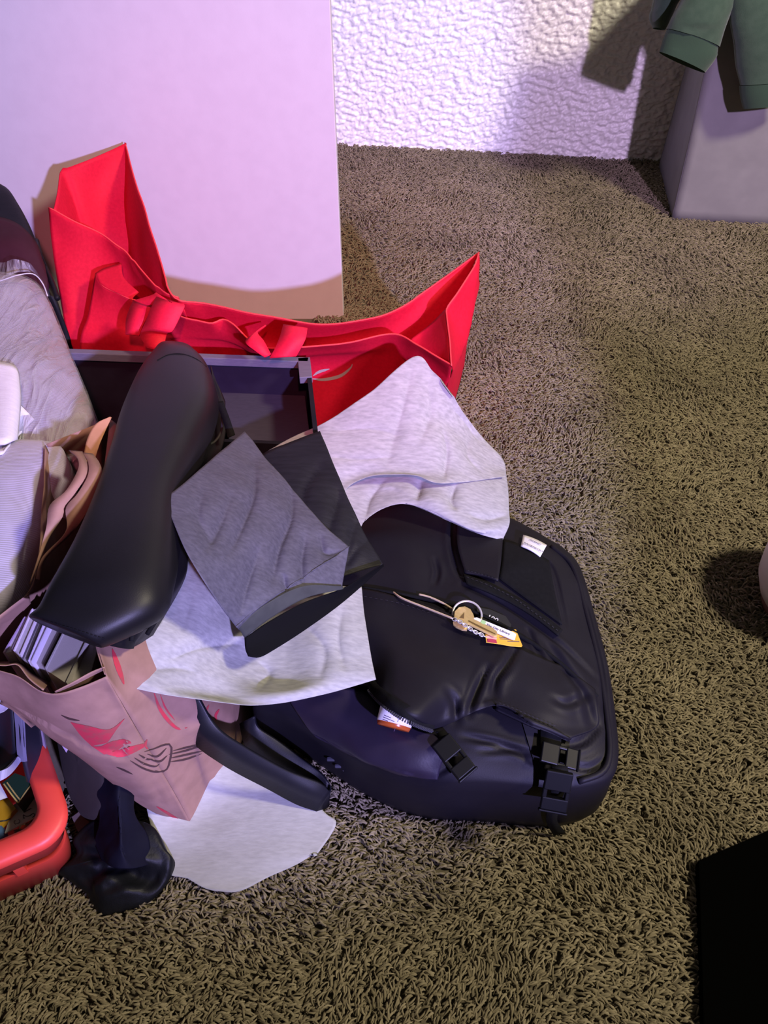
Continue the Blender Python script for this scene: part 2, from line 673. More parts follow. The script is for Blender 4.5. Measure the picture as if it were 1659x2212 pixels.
# far panel: long rim sagging between the two peaks
back_rim = [(270, 309, .358), (292, 385, .345), (318, 470, .325), (345, 560, .30), (375, 640, .275), (440, 655, .262), (560, 681, .25),
            (700, 702, .24), (800, 690, .243), (865, 665, .25), (950, 607, .275), (1034, 546, .31)]
back_mid = [(271, 420, .30), (280, 470, .285), (300, 540, .265), (330, 620, .25), (375, 690, .225), (440, 705, .215), (560, 725, .205),
            (700, 735, .20), (800, 730, .20), (870, 722, .205), (930, 705, .215), (985, 670, .23)]
back_low = [(275, 580, .20), (285, 620, .195), (300, 665, .19), (330, 720, .18), (375, 770, .165), (440, 775, .16), (560, 785, .155),
            (700, 795, .15), (800, 800, .145), (870, 800, .145), (920, 795, .145), (968, 780, .15)]
back_bot = [(x, y + 150, .02) for x, y, z in back_low]
G_bp = crumple(loft([back_rim, back_mid, back_low, back_bot], 30, 90), 0, 8, 3, soft=.003, sfreq=14)
part('back_panel', gmesh(G_bp), m_red, tote, solid=S)
m_edge = mat('red_edge', (.82, .05, .06), .6, spec=.2)  # lighter red works the rim highlights into the colour
part('rim_edge', tube(G_bp[0], .0013, 6), m_edge, tote)
# left end, inner face
gl = [[(117, 452, .332), (132, 370, .352), (150, 361, .354), (205, 340, .357), (272, 309, .359)],
      [(152, 520, .282), (160, 450, .30), (175, 440, .303), (220, 420, .303), (283, 412, .302)],
      [(192, 640, .205), (200, 590, .215), (215, 580, .218), (245, 575, .215), (292, 588, .205)],
      [(205, 820, .03), (215, 780, .03), (235, 770, .03), (262, 770, .03), (302, 772, .03)]]
part('side_gusset', gmesh(crumple(loft(gl, 24, 30), 0, 8, 5, soft=.004, sfreq=12)), m_red, tote, solid=S)
# left outer corner and front-left flap
fl = [[(104, 449, .333), (118, 455, .331), (160, 478, .318), (215, 503, .303), (250, 528, .293), (274, 545, .287), (305, 584, .28), (352, 630, .272), (385, 643, .268)],
      [(112, 520, .29), (130, 525, .287), (170, 545, .277), (220, 565, .265), (260, 580, .258), (285, 596, .252), (315, 622, .25), (360, 660, .25), (400, 672, .25)],
      [(130, 640, .225), (150, 650, .222), (190, 655, .215), (235, 660, .21), (275, 665, .21), (300, 672, .21), (330, 690, .21), (370, 705, .21), (410, 712, .21)],
      [(152, 748, .165), (172, 750, .163), (210, 752, .16), (250, 752, .16), (290, 752, .16), (315, 754, .16), (345, 756, .16), (380, 758, .16), (420, 760, .16)],
      [(190, 880, .02), (200, 890, .02), (235, 895, .02), (270, 895, .02), (305, 895, .02), (330, 895, .02), (360, 895, .02), (395, 895, .02), (430, 895, .02)]]
G_fl = crumple(loft(fl, 28, 44), .0, 8, 9, soft=.003, sfreq=15)
part('front_flap', gmesh(G_fl), m_red, tote, solid=S)
part('rim_edge', tube(G_fl[0], .0012, 6), m_edge, tote)
# nearer front panel with its curled rim
fp_rim = [(206, 592, .268), (222, 617, .262), (252, 632, .259), (285, 647, .256), (330, 655, .254), (388, 684, .246), (430, 693, .243), (458, 697, .242),
          (482, 689, .244), (505, 700, .243), (538, 735, .236), (575, 752, .232), (625, 751, .232), (670, 750, .232), (760, 738, .236), (850, 722, .243), (900, 745, .245), (940, 768, .246), (976, 789, .246)]
fp_mid = [(190, 680, .222), (215, 690, .218), (250, 695, .217), (285, 700, .216), (330, 708, .214), (388, 720, .212), (430, 725, .211), (458, 728, .21),
          (490, 732, .208), (520, 745, .206), (545, 762, .205), (585, 771, .207), (630, 770, .208), (670, 764, .21), (760, 755, .213), (850, 748, .216), (900, 772, .216), (940, 795, .216), (970, 818, .216)]
fp_low = [(172, 752, .18), (205, 755, .18), (245, 755, .18), (285, 755, .18), (330, 756, .18), (388, 756, .18), (430, 757, .18), (465, 757, .18),
          (500, 762, .178), (528, 775, .176), (560, 795, .172), (600, 800, .172), (640, 800, .172), (680, 795, .172), (760, 790, .172), (850, 800, .168), (890, 830, .165), (925, 860, .16), (955, 880, .16)]
fp_bot = [(x + 12, y + 160, .02) for x, y, z in fp_low]
G_fp = crumple(loft([fp_rim, fp_mid, fp_low, fp_bot], 34, 120), 0, 8, 4, soft=.003, sfreq=14)
vf_fp = gmesh(G_fp)
part('front_panel', vf_fp, m_red, tote, solid=S)
part('rim_edge', tube(G_fp[0], .0013, 6), m_edge, tote)
# curled ear of the front rim
ear = [[(206, 591, .269), (225, 580, .271), (262, 569, .273)], [(222, 617, .2625), (245, 612, .264), (268, 600, .267)],
       [(285, 647, .2565), (290, 640, .258), (300, 632, .26)]]
part('rim_fold', gmesh(loft(ear, 12, 10)), m_red, tote, solid=S)
# right end
gr = [[(1034, 545, .312), (1025, 576, .305), (990, 630, .29), (967, 664, .278), (966, 682, .272), (970, 735, .258), (975, 790, .247)],
      [(1036, 575, .295), (1030, 605, .287), (1005, 650, .27), (985, 690, .255), (978, 710, .25), (977, 755, .238), (978, 797, .235)],
      [(1032, 625, .255), (1027, 650, .25), (1018, 690, .235), (1005, 730, .22), (998, 745, .215), (988, 780, .208), (973, 812, .215)],
      [(1014, 690, .20), (1012, 710, .195), (1005, 745, .185), (998, 775, .175), (992, 790, .17), (982, 815, .165), (966, 830, .18)],
      [(1000, 790, .02), (1000, 800, .02), (995, 820, .02), (990, 840, .02), (985, 855, .02), (978, 875, .02), (970, 890, .02)]]
G_gr = crumple(loft(gr, 26, 40), 0, 8, 6, soft=.0025, sfreq=16)
part('side_gusset', gmesh(G_gr), m_red, tote, solid=S)
part('rim_edge', tube(G_gr[0], .0012, 6), m_edge, tote)
# inner face closing the right end
gi = [[(967, 664, .276), (966, 682, .270), (970, 735, .256), (974, 786, .245)], [(930, 700, .245), (932, 715, .24), (938, 745, .235), (950, 775, .23)],
      [(885, 735, .225), (890, 742, .222), (900, 760, .215), (915, 775, .21)]]
part('gusset_lining', gmesh(loft(gi, 14, 14)), m_red, tote, solid=S)
# handles: stitched straps, two looping over the rim
m_red2 = mat('red_webbing', (0.70, 0.011, 0.045), .6, (0.63, .008, .038), 260, bump=.3, bscale=1200, bdist=.0004, spec=.2)
h1a = [(288, 650, .272), (330, 638, .285), (340, 634, .288), (326, 665, .279), (312, 700, .262), (303, 725, .25), (318, 752, .238)]
h1b = [(318, 660, .272), (380, 655, .285), (398, 658, .286), (390, 680, .277), (372, 715, .26), (360, 722, .252), (352, 757, .238)]
part('handle', band(h1a, h1b, 40, .0022), m_red2, tote)
h2a = [(288, 647, .268), (280, 665, .263), (272, 690, .254), (271, 722, .242)]
h2b = [(325, 664, .268), (318, 682, .263), (308, 702, .254), (300, 725, .242)]
part('handle', band(h2a, h2b, 20, .0022), m_red2, tote)
h3a = [(545, 722, .25), (530, 738, .252), (552, 758, .246), (572, 772, .238)]
h3b = [(575, 700, .25), (556, 716, .256), (570, 736, .252), (586, 766, .24)]
h3c = [(612, 700, .262), (606, 722, .258), (596, 748, .25), (582, 774, .238)]
h3d = [(664, 708, .262), (660, 730, .258), (650, 752, .248), (640, 770, .238)]
part('handle', band(h3a, h3b, 20, .0022), m_red2, tote)
part('handle', band(h3c, h3d, 20, .0022), m_red2, tote)
# white script print, greyed in colour for the shade on the front
b_fp = tree(vf_fp)
m_script = mat('white_print_shaded', (.34, .27, .27), .7, spec=.2)
part('printed_script', join(stroke(b_fp, [(672, 818), (700, 820), (735, 812), (757, 795), (761, 786)], 7, .0012, 24, .17, True),
                            stroke(b_fp, [(676, 812), (690, 803), (712, 797)], 6, .0012, 14, .17, True)),
     m_script, tote, label='white script strokes printed on the red front')
# ================================================================== grey bag and green sweatshirt by the wall
m_greybag = mat('grey_fabric', (.20, .195, .215), .65, (.225, .22, .24), 18, bump=.15, bscale=30, bdist=.004)
b0, b1 = Z(1452, 477, 0), Z(1760, 495, 0)
lb = Z(1423, 362, 0)
gb = thing('storage_bag', 'tall grey storage bag on the carpet at the right of the wall', 'bag', (b0 + b1) / 2)
dep = lb - b0


def lean(p, dx, dy, z):
    return p + Vector((dx, dy, z))


def face(a, b_, a1, b1_, seed, n=20, m=20, amp=.004):
    G = []
    for i in range(n):
        t = i / (n - 1)
        G.append([(a.lerp(b_, j / (m - 1))).lerp(a1.lerp(b1_, j / (m - 1)), t) for j in range(m)])
    return gmesh(crumple(G, 0, 5, seed, soft=amp, sfreq=7, edge=.2))


HT = .52
f0, f1 = lean(b0, -.020, .02, HT), lean(b1, 0, .02, HT)
k0, k1 = lean(b0 + dep, .005, -.015, HT), lean(b1 + dep, 0, -.015, HT)
part('front_face', face(b0, b1, f0, f1, 1), m_greybag, gb, solid=.003)
part('side_face', face(b0 + dep, b0, k0, f0, 2, amp=.006), m_greybag, gb, solid=.003)
part('back_face', face(b1 + dep, b0 + dep, k1, k0, 3), m_greybag, gb, solid=.003)
part('side_face', face(b1, b1 + dep, f1, k1, 4), m_greybag, gb, solid=.003)
part('top_face', face(f0, f1, k0, k1, 5), m_greybag, gb, solid=.003)

m_green = mat('green_fleece', (.026, .060, .038), .9, (.036, .074, .048), 60, bump=.3, bscale=500, bdist=.001, sheen=.3)
m_green_d = mat('green_rib', (.024, .060, .036), .9, bump=.4, bscale=300, bdist=.001, sheen=.2, stretch=(6, 6, .3))
sw = thing('sweatshirt', 'dark green sweatshirt draped over the grey storage bag', 'sweatshirt', Vector((f0 + f1) / 2))


def sleeve(rows, seed):
    """closed flattened tube: rows = (left px, right px, y depth, thickness)"""
    G = []
    for (l, r, Y, th) in rows:
        a, b_ = Yp(l[0], l[1], Y), Yp(r[0], r[1], Y)
        c = (a + b_) / 2; h = (b_ - a) / 2
        n_ = Vector((0, -1, .3)).normalized()
        G.append([c + h * math.cos(t) + n_ * (th * math.sin(t)) for t in [2 * math.pi * k / 28 for k in range(28)]])
    n = 18
    GG = [cru([G[i][j] for i in range(len(G))], n) for j in range(28)]
    GG = [[GG[j][i] for j in range(28)] for i in range(n)]
    return gmesh(crumple(GG, .003, 14, seed, soft=.004, sfreq=18), cyc=True)


YS = 1.775
part('sleeve', sleeve([((1500, -130), (1640, -120), YS + .04, .03), ((1478, -20), (1590, -5), YS, .035), ((1452, 35), (1568, 50), YS - .01, .036), ((1440, 62), (1552, 102), YS - .012, .034)], 3), m_green, sw)
part('cuff', sleeve([((1441, 62), (1550, 101), YS - .012, .030), ((1430, 92), (1547, 122), YS - .012, .028), ((1423, 112), (1524, 158), YS - .012, .026)], 4), m_green_d, sw)
part('sleeve', sleeve([((1610, -140), (1760, -120), YS + .02, .03), ((1578, -10), (1740, -5), YS - .01, .035), ((1588, 120), (1735, 110), YS - .02, .035), ((1598, 185), (1730, 175), YS - .022, .032)], 5), m_green, sw)
part('cuff', sleeve([((1600, 185), (1728, 176), YS - .022, .03), ((1606, 236), (1722, 222), YS - .022, .028)], 6), m_green_d, sw)
part('hood', sleeve([((1420, -80), (1530, -80), YS + .10, .04), ((1412, 0), (1470, -5), YS + .08, .035), ((1405, 35), (1450, 30), YS + .08, .03), ((1412, 60), (1435, 65), YS + .08, .02)], 7), m_green, sw)
# body lying over the top of the bag
tb = [[f0 + Vector((-.03, -.02, -.06)), f0.lerp(f1, .5) + Vector((0, -.03, -.05)), f1 + Vector((0, -.02, -.06))],
      [f0 + Vector((-.02, -.005, .015)), f0.lerp(f1, .5) + Vector((0, -.01, .02)), f1 + Vector((0, 0, .015))],
      [k0 + Vector((-.02, 0, .02)), k0.lerp(k1, .5) + Vector((0, 0, .03)), k1 + Vector((0, 0, .02))]]
part('torso', gmesh(crumple(loft(tb, 20, 24), .004, 12, 8, soft=.006, sfreq=12)), m_green, sw, solid=.006)

# ================================================================== black open box in front of the tote
m_blackcard = mat('black_card', (.007, .006, .010), .6, (.009, .008, .012), 90, bump=.1, bscale=300, bdist=.0006, spec=.15)
m_navy = mat('navy_lining', (.014, .009, .022), .8, (.016, .011, .026), 50, bump=.1, bscale=500, bdist=.0005, spec=.15)
m_rim = mat('box_rim_grey', (.11, .10, .15), .6, (.14, .13, .18), 60, stretch=(1, 20, 20))
bx = thing('storage_box', 'open black box with grey rim in front of the red tote', 'box', Z(420, 900, 0))
BR = .215
BL_, BRr = Z(120, 752, BR), Z(668, 772, BR)
FR = Z(686, 925, BR); FL = BL_ + (FR - BRr)
def boxwall(a, b_, th, z0, z1):
    d = (b_ - a); nrm = Vector((d.y, -d.x, 0)).normalized() * th
    A = [Vector((p.x, p.y, 0)) for p in (a, b_, b_ + nrm, a + nrm)]
    V = [p + Vector((0, 0, z0)) for p in A] + [p + Vector((0, 0, z1)) for p in A]
    return V, [(3, 2, 1, 0), (4, 5, 6, 7), (0, 1, 5, 4), (1, 2, 6, 5), (2, 3, 7, 6), (3, 0, 4, 7)]
part('back_wall', boxwall(BL_, BRr, .006, .0, BR - .001), m_navy, bx, smooth=False)
part('side_wall', boxwall(BRr, FR, .006, .0, BR - .001), m_blackcard, bx, smooth=False)
part('front_wall', boxwall(FR, FL, .006, .0, BR - .03), m_blackcard, bx, smooth=False)
part('side_wall', boxwall(FL, BL_, .006, .0, BR - .001), m_blackcard, bx, smooth=False)
part('floor_panel', ([Vector((p.x, p.y, .004)) for p in (BL_, BRr, FR, FL)], [(0, 1, 2, 3)]), m_blackcard, bx, smooth=False, solid=.003)
part('rim', boxwall(BL_ + Vector((0, -.001, 0)), BRr + Vector((0, -.001, 0)), .011, BR - .012, BR + .001), m_rim, bx, smooth=False, bevel=.001)
part('rim', boxwall(BRr + Vector((.001, 0, 0)), BRr.lerp(FR, .30) + Vector((.001, 0, 0)), .018, BR - .010, BR + .001), m_rim, bx, smooth=False, bevel=.001)  # grey rim cut short where the tissue's shadow would begin
# flat folder lying in the box, darkened for the tissue's shadow
q = [Z(462, 838, .15), Z(655, 828, .15), Z(672, 960, .15), Z(505, 985, .15)]
o = solo('folder', (q + [p - Vector((0, 0, .012)) for p in q], [(0, 1, 2, 3), (7, 6, 5, 4), (0, 4, 5, 1), (1, 5, 6, 2), (2, 6, 7, 3), (3, 7, 4, 0)]),
         mat('folder_grey', (.030, .027, .045), .7, (.042, .038, .06), 60, stretch=(2, 30, 2)), 'flat dark grey folder inside the open black box', 'folder', smooth=False, bevel=.001)

# ================================================================== brown paper grocery bag
def kraft():
    return mat('kraft_paper', (.245, .135, .105), .8, (.30, .168, .132), 45, bump=.25, bscale=120, bdist=.001, trans=.08)
m_kraft = kraft()
pb = thing('paper_bag', 'brown paper grocery bag with red and black print full of books', 'bag', Z(330, 1700, 0))
front = [[(-60, 1432, .30), (0, 1449, .30), (40, 1462, .30), (86, 1492, .295), (125, 1498, .295), (175, 1484, .298), (230, 1461, .302)],
         [(-40, 1470, .28), (20, 1490, .275), (70, 1525, .262), (120, 1555, .25), (165, 1565, .245), (220, 1560, .245), (275, 1540, .245)],
         [(-20, 1500, .26), (50, 1535, .245), (120, 1592, .21), (175, 1630, .185), (225, 1650, .17), (280, 1655, .16), (328, 1630, .155)],
         [(0, 1510, .25), (70, 1552, .23), (150, 1620, .18), (220, 1672, .13), (280, 1712, .085), (345, 1738, .055), (378, 1715, .07)],
         [(0, 1520, .24), (80, 1560, .22), (170, 1632, .16), (240, 1690, .105), (305, 1738, .05), (360, 1768, .015), (417, 1787, .002)]]
vf_front = gmesh(crumple(loft(front, 50, 64), .003, 14, 21, soft=.003, sfreq=16, edge=.05))
part('front_face', vf_front, m_kraft, pb, solid=.0006)
side = [[(230, 1461, .302), (218, 1420, .302), (203, 1370, .303), (205, 1250, .305), (215, 1100, .305), (238, 905, .30)],
        [(276, 1540, .243), (300, 1500, .245), (330, 1440, .25), (340, 1300, .25), (340, 1150, .25), (330, 980, .25)],
        [(328, 1630, .154), (385, 1570, .165), (440, 1520, .17), (440, 1380, .18), (440, 1220, .18), (420, 1060, .18)],
        [(379, 1716, .069), (450, 1630, .075), (500, 1560, .09), (500, 1420, .1), (500, 1280, .1), (480, 1130, .1)],
        [(417, 1787, .002), (490, 1660, .002), (540, 1570, .004), (545, 1500, .004), (540, 1400, .004), (530, 1230, .004)]]
vf_side = gmesh(crumple(loft(side, 44, 64), .003, 14, 22, soft=.003, sfreq=14, edge=.05))
part('side_face', vf_side, m_kraft, pb, solid=.0006)
bk = [[(238, 905, .30), (175, 930, .30), (100, 960, .30)], [(330, 985, .2), (240, 1010, .2), (150, 1040, .2)], [(530, 1230, .004), (430, 1230, .004), (300, 1230, .004)]]
part('back_face', gmesh(loft(bk, 14, 14)), m_kraft, pb, solid=.0006)
lf = [[(100, 960, .30), (92, 1100, .305), (84, 1200, .305), (62, 1280, .305), (-20, 1345, .30), (-60, 1432, .30)],
      [(140, 1030, .26), (120, 1130, .26), (110, 1230, .26), (80, 1310, .26), (10, 1390, .26), (-40, 1470, .26)],
      [(300, 1230, .004), (260, 1300, .004), (220, 1400, .004), (180, 1480, .004), (120, 1540, .06), (70, 1570, .2)]]
part('side_face', gmesh(crumple(loft(lf, 20, 40), .002, 18, 23, soft=.003)), m_kraft, pb, solid=.0006)
# turned-in rim, inner layer
inn = [[(-30, 1436, .303), (10, 1438, .302), (38, 1436, .302), (63, 1466, .300), (94, 1491, .298)], [(-20, 1425, .24), (15, 1428, .24), (50, 1430, .24), (80, 1450, .24), (110, 1470, .24)]]
part('rim_fold', gmesh(crumple(loft(inn, 8, 24), .001, 20, 3)), m_kraft, pb, solid=.0006)
inn2 = [[(118, 1494, .300), (160, 1472, .302), (196, 1452, .303), (226, 1440, .304)], [(125, 1500, .285), (165, 1486, .285), (205, 1470, .285), (232, 1455, .285)]]
part('rim_fold', gmesh(loft(inn2, 6, 20)), m_kraft, pb, solid=.0006)
inn3 = [[(226, 1456, .304), (212, 1415, .305), (201, 1368, .305)], [(238, 1470, .28), (226, 1420, .28), (214, 1368, .28)]]
part('rim_fold', gmesh(loft(inn3, 6, 20)), m_kraft, pb, solid=.0006)
inn4 = [[(62, 1282, .310), (30, 1306, .309), (-20, 1345, .307)], [(72, 1330, .25), (45, 1350, .25), (0, 1385, .25)]]
part('rim_fold', gmesh(crumple(loft(inn4, 8, 20), .001, 20, 5)), m_kraft, pb, solid=.0006)
# flat paper handles
ha = [(149, 972, .335), (168, 990, .345), (168, 1015, .348), (142, 1060, .345), (107, 1092, .34), (100, 1140, .33), (84, 1205, .315), (66, 1262, .306)]
hb = [(178, 975, .332), (188, 1000, .342), (186, 1027, .345), (163, 1064, .342), (139, 1094, .338), (136, 1115, .332), (108, 1160, .318), (86, 1210, .308)]
part('paper_handle', band(ha, hb, 40, .0012), m_kraft, pb)
hc = [(179, 977, .334), (191, 1000, .341), (189, 1029, .343), (166, 1068, .341), (142, 1098, .337), (143, 1150, .325), (92, 1206, .312), (78, 1250, .305)]
hd = [(201, 980, .328), (215, 1000, .335), (221, 1026, .337), (205, 1066, .335), (185, 1110, .33), (152, 1156, .318), (100, 1206, .308), (86, 1252, .302)]
part('paper_handle', band(hc, hd, 40, .0012), m_kraft, pb)
m_kraft2 = mat('kraft_plain', (.33, .17, .085), .8, (.38, .20, .11), 45, bump=.2, bscale=120, bdist=.001)
part('paper_handle', gmesh(crumple(loft([[(178, 1000, .31), (188, 950, .315), (207, 916, .32), (238, 900, .322)], [(205, 992, .31), (215, 960, .312), (228, 930, .315), (241, 902, .32)]], 8, 18), .001, 20, 4)), m_kraft2, pb, solid=.001)
# print
b_bag = tree(vf_front, vf_side)
m_pr = mat('red_print', (.42, .022, .045), .8, (.30, .045, .05), 90, contrast=(.45, .62))
m_pk = mat('dark_print', (.045, .018, .018), .75)
for k_, vf_ in enumerate((

    patch(b_bag, [[(152, 1560), (190, 1568), (235, 1576), (270, 1552)], [(175, 1590), (205, 1590), (238, 1590), (255, 1572)], [(198, 1612), (215, 1608), (232, 1604), (240, 1592)]], .0012, 8, 14, .2),
    patch(b_bag, [[(198, 1612), (218, 1612), (240, 1602), (268, 1597), (282, 1602)], [(225, 1630), (240, 1627), (255, 1620), (272, 1608), (284, 1606)]], .0012, 6, 14, .2),
    patch(b_bag, [[(225, 1628), (250, 1622), (285, 1612), (310, 1606)], [(255, 1636), (270, 1634), (290, 1626), (312, 1614)]], .0012, 6, 14, .2),
    stroke(b_bag, [(318, 1598), (314, 1608), (319, 1618)], 6, .0012, 6, .2, True),
    stroke(b_bag, [(333, 1497), (345, 1530), (365, 1558), (385, 1574), (405, 1572)], 8, .0012, 20, .2, True),
    stroke(b_bag, [(346, 1500), (358, 1530), (378, 1556)], 4, .0012, 14, .2, True),
    stroke(b_bag, [(425, 1516), (437, 1528), (447, 1540)], 6, .0012, 8, .2, True),
    stroke(b_bag, [(452, 1522), (444, 1536), (436, 1540)], 5, .0012, 8, .2, True),
    stroke(b_bag, [(474, 1532), (466, 1545), (468, 1556)], 6, .0012, 8, .2, True),
    stroke(b_bag, [(243, 1402), (250, 1425), (262, 1460), (268, 1478)], 12, .0012, 14, .25, True),
    stroke(b_bag, [(338, 1742), (362, 1757), (390, 1773)], 6, .0012, 12, .02, True))):
    part('red_print', vf_, m_pr, pb, label='red brushed swirl printed on the paper')
fork = [stroke(b_bag, p, 4.2, .0014, 16, .15, True) for p in (
    [(300, 1630), (318, 1640), (330, 1640)], [(290, 1637), (312, 1650), (335, 1656), (345, 1650)],
    [(281, 1643), (310, 1660), (338, 1668), (356, 1664)], [(312, 1624), (332, 1618), (352, 1610), (366, 1608), (371, 1618), (368, 1640), (362, 1660), (350, 1668), (335, 1664)],
    [(318, 1629), (340, 1634), (360, 1616)], [(322, 1640), (345, 1645), (362, 1632)], [(365, 1630), (400, 1622), (436, 1612), (455, 1618)],
    [(368, 1638), (400, 1631), (440, 1622)], [(368, 1646), (402, 1640), (436, 1628)], [(374, 1622), (420, 1611), (448, 1608)],
    [(251, 1657), (268, 1664), (287, 1673)], [(132, 1545), (150, 1553), (172, 1557)])]
part('fork_drawing', join(*fork[:-2]), m_pk, pb, label='black line drawing of a fork')
part('ink_dash', fork[-2], m_pk, pb)
part('ink_dash', fork[-1], m_pk, pb)

# ---------------- books standing in the paper bag
m_page = mat('book_pages', (.44, .40, .40), .8, (.51, .47, .47), 200, stretch=(40, 4, 1), bump=.3, bscale=300, bdist=.0006)
m_pageg = mat('grey_pages', (.28, .255, .245), .8, (.32, .29, .28), 200, stretch=(40, 4, 1), bump=.3, bscale=300, bdist=.0006)


def book(tl, tr, br, bl, z, cover, pages, label, deep=.19, cov=.10):
    """top edge quad in the picture; the book stands upright below it"""
    T = [Z(*p, z) for p in (tl, tr, br, bl)]
    t = thing('book', label, 'book', sum(T, Vector()) / 4 - Vector((0, 0, deep)), 'books in the paper bag')
    dn = Vector((0, 0, -deep))
    def slab(a, b_, up=0.0, low=0.0):
        q = [T[0].lerp(T[1], a), T[0].lerp(T[1], b_), T[3].lerp(T[2], b_), T[3].lerp(T[2], a)]
        V = [p + Vector((0, 0, up)) for p in q] + [p + dn for p in q]
        return V, [(0, 1, 2, 3), (7, 6, 5, 4), (0, 4, 5, 1), (1, 5, 6, 2), (2, 6, 7, 3), (3, 7, 4, 0)]
    part('page_block', slab(cov, 1 - cov), pages, t, smooth=False)
    part('cover', slab(0, cov, .002), cover, t, smooth=False)
    part('cover', slab(1 - cov, 1, .002), cover, t, smooth=False)
    return t


def cov(name, c):
    return mat('cover_' + name, c, .45, tuple(min(1, x * 1.15) for x in c), 30)


book((52, 1338), (70, 1318), (30, 1406), (8, 1412), .285, cov('mauve', (.36, .27, .40)), m_page, 'thin mauve book nearest the left rim of the paper bag', cov=.2)
book((70, 1318), (92, 1310), (46, 1418), (30, 1408), .287, cov('white', (.62, .55, .60)), m_page, 'white paperback second from the left rim of the paper bag', cov=.12)
book((94, 1316), (108, 1318), (62, 1430), (46, 1424), .283, cov('dark', (.07, .06, .07)), m_pageg, 'dark thin book third from the left rim of the paper bag', cov=.25)
book((108, 1318), (122, 1322), (70, 1432), (62, 1430), .286, cov('lilac', (.55, .50, .62)), m_page, 'slim lilac white booklet wedged in the paper bag', cov=.2)
book((122, 1322), (156, 1320), (96, 1440), (68, 1428), .280, cov('brown', (.11, .08, .08)), m_pageg, 'brownish book in the middle of the paper bag', cov=.12)
book((160, 1322), (212, 1340), (146, 1478), (98, 1446), .285, cov('greyp', (.27, .25, .245)), m_pageg, 'thick grey paged book near the front corner of the paper bag', cov=.05)
book((208, 1340), (222, 1370), (196, 1462), (150, 1474), .280, cov('greyq', (.21, .19, .19)), m_pageg, 'grey book against the right rim of the paper bag', cov=.06)

# ================================================================== lavender blanket wrapped in plastic
def rib_mat():
    m = mat('lavender_rib', (.30, .27, .36), .85, (.35, .32, .42), 40, sheen=.3)
    nt = m.node_tree; N = nt.nodes; L = nt.links; b = N['Principled BSDF']
    tc = N.new('ShaderNodeTexCoord')
    mp = N.new('ShaderNodeMapping'); mp.inputs['Rotation'].default_value = (0, 0, math.radians(82))
    L.new(tc.outputs['Object'], mp.inputs[0])
    wv = N.new('ShaderNodeTexWave'); wv.inputs['Scale'].default_value = 125; wv.inputs['Distortion'].default_value = 1.5
    wv.inputs['Detail'].default_value = 2; wv.inputs['Detail Scale'].default_value = .6
    L.new(mp.outputs[0], wv.inputs['Vector'])
    bp = N.new('ShaderNodeBump'); bp.inputs['Strength'].default_value = .4; bp.inputs['Distance'].default_value = .0010
    L.new(wv.outputs['Fac'], bp.inputs['Height']); L.new(bp.outputs[0], b.inputs['Normal'])
    return m


def film_mat():
    m = bpy.data.materials.new('clear_film'); m.use_nodes = True
    N = m.node_tree.nodes; L = m.node_tree.links
    b = N['Principled BSDF']
    b.inputs['Base Color'].default_value = (.42, .41, .46, 1); b.inputs['Roughness'].default_value = .16
    b.inputs['Specular IOR Level'].default_value = .9
    tc = N.new('ShaderNodeTexCoord')
    mp = N.new('ShaderNodeMapping'); mp.inputs['Rotation'].default_value = (0, 0, -.62); mp.inputs['Scale'].default_value = (34, 4, 12)
    L.new(tc.outputs['Object'], mp.inputs[0])
    nz = N.new('ShaderNodeTexNoise'); nz.inputs['Scale'].default_value = 2.2; nz.inputs['Detail'].default_value = 7
    nz.inputs['Distortion'].default_value = 1.2
    L.new(mp.outputs[0], nz.inputs['Vector'])
    bp = N.new('ShaderNodeBump'); bp.inputs['Strength'].default_value = 1.0; bp.inputs['Distance'].default_value = .010
    L.new(nz.outputs['Fac'], bp.inputs['Height']); L.new(bp.outputs[0], b.inputs['Normal'])
    mr = N.new('ShaderNodeMapRange'); mr.inputs[1].default_value = .42; mr.inputs[2].default_value = .66
    mr.inputs[3].default_value = .22; mr.inputs[4].default_value = .62
    L.new(nz.outputs['Fac'], mr.inputs[0])
    tr = N.new('ShaderNodeBsdfTransparent')
    mx = N.new('ShaderNodeMixShader')
    L.new(mr.outputs[0], mx.inputs[0])
    L.new(tr.outputs[0], mx.inputs[1]); L.new(b.outputs[0], mx.inputs[2])
    L.new(mx.outputs[0], N['Material Output'].inputs['Surface'])
    return m


m_rib = rib_mat(); m_film = film_mat()
bl = thing('blanket', 'lavender ribbed blanket partly wrapped in clear plastic at the left edge', 'blanket', Z(-40, 1000, 0))
up_out = [(-260, 640, .25), (-120, 585, .26), (0, 590, .275), (70, 606, .275), (105, 652, .265), (140, 740, .25), (172, 815, .25), (198, 895, .25), (196, 925, .25), (170, 968, .25),
          (120, 1000, .25), (0, 1010, .25), (-260, 1010, .25)]
vf_u = blob(up_out, .055, soft=.006, amp=.002, freq=12, seed=3, floor=.10)
part('blanket_roll', vf_u, m_rib, bl)
lo_out = [(-260, 960, .26), (-60, 955, .28), (60, 950, .285), (122, 958, .285), (142, 985, .285), (136, 1025, .285), (98, 1082, .285), (92, 1130, .285), (82, 1165, .285), (55, 1215, .285),
          (22, 1290, .285), (-20, 1330, .28), (-260, 1400, .26)]
vf_l = blob(lo_out, .03, soft=.004, seed=5, floor=.20, inset=.9)
part('blanket_fold', vf_l, m_rib, bl)
lo2 = [(-160, 1450, .2), (-20, 1462, .2), (24, 1480, .2), (20, 1505, .2), (-20, 1530, .2), (-160, 1540, .2)]
part('blanket_end', blob(lo2, .02, soft=.003, seed=6, nr=14, na=48, floor=.185), m_rib, bl)
up_f = [(x + (4 if x > 0 else 0), y, z + .003) for x, y, z in up_out]
part('plastic_wrap', blob(up_f, .060, soft=.006, amp=.004, freq=16, seed=8, floor=.12), m_film, bl, label='clear crinkled plastic film')
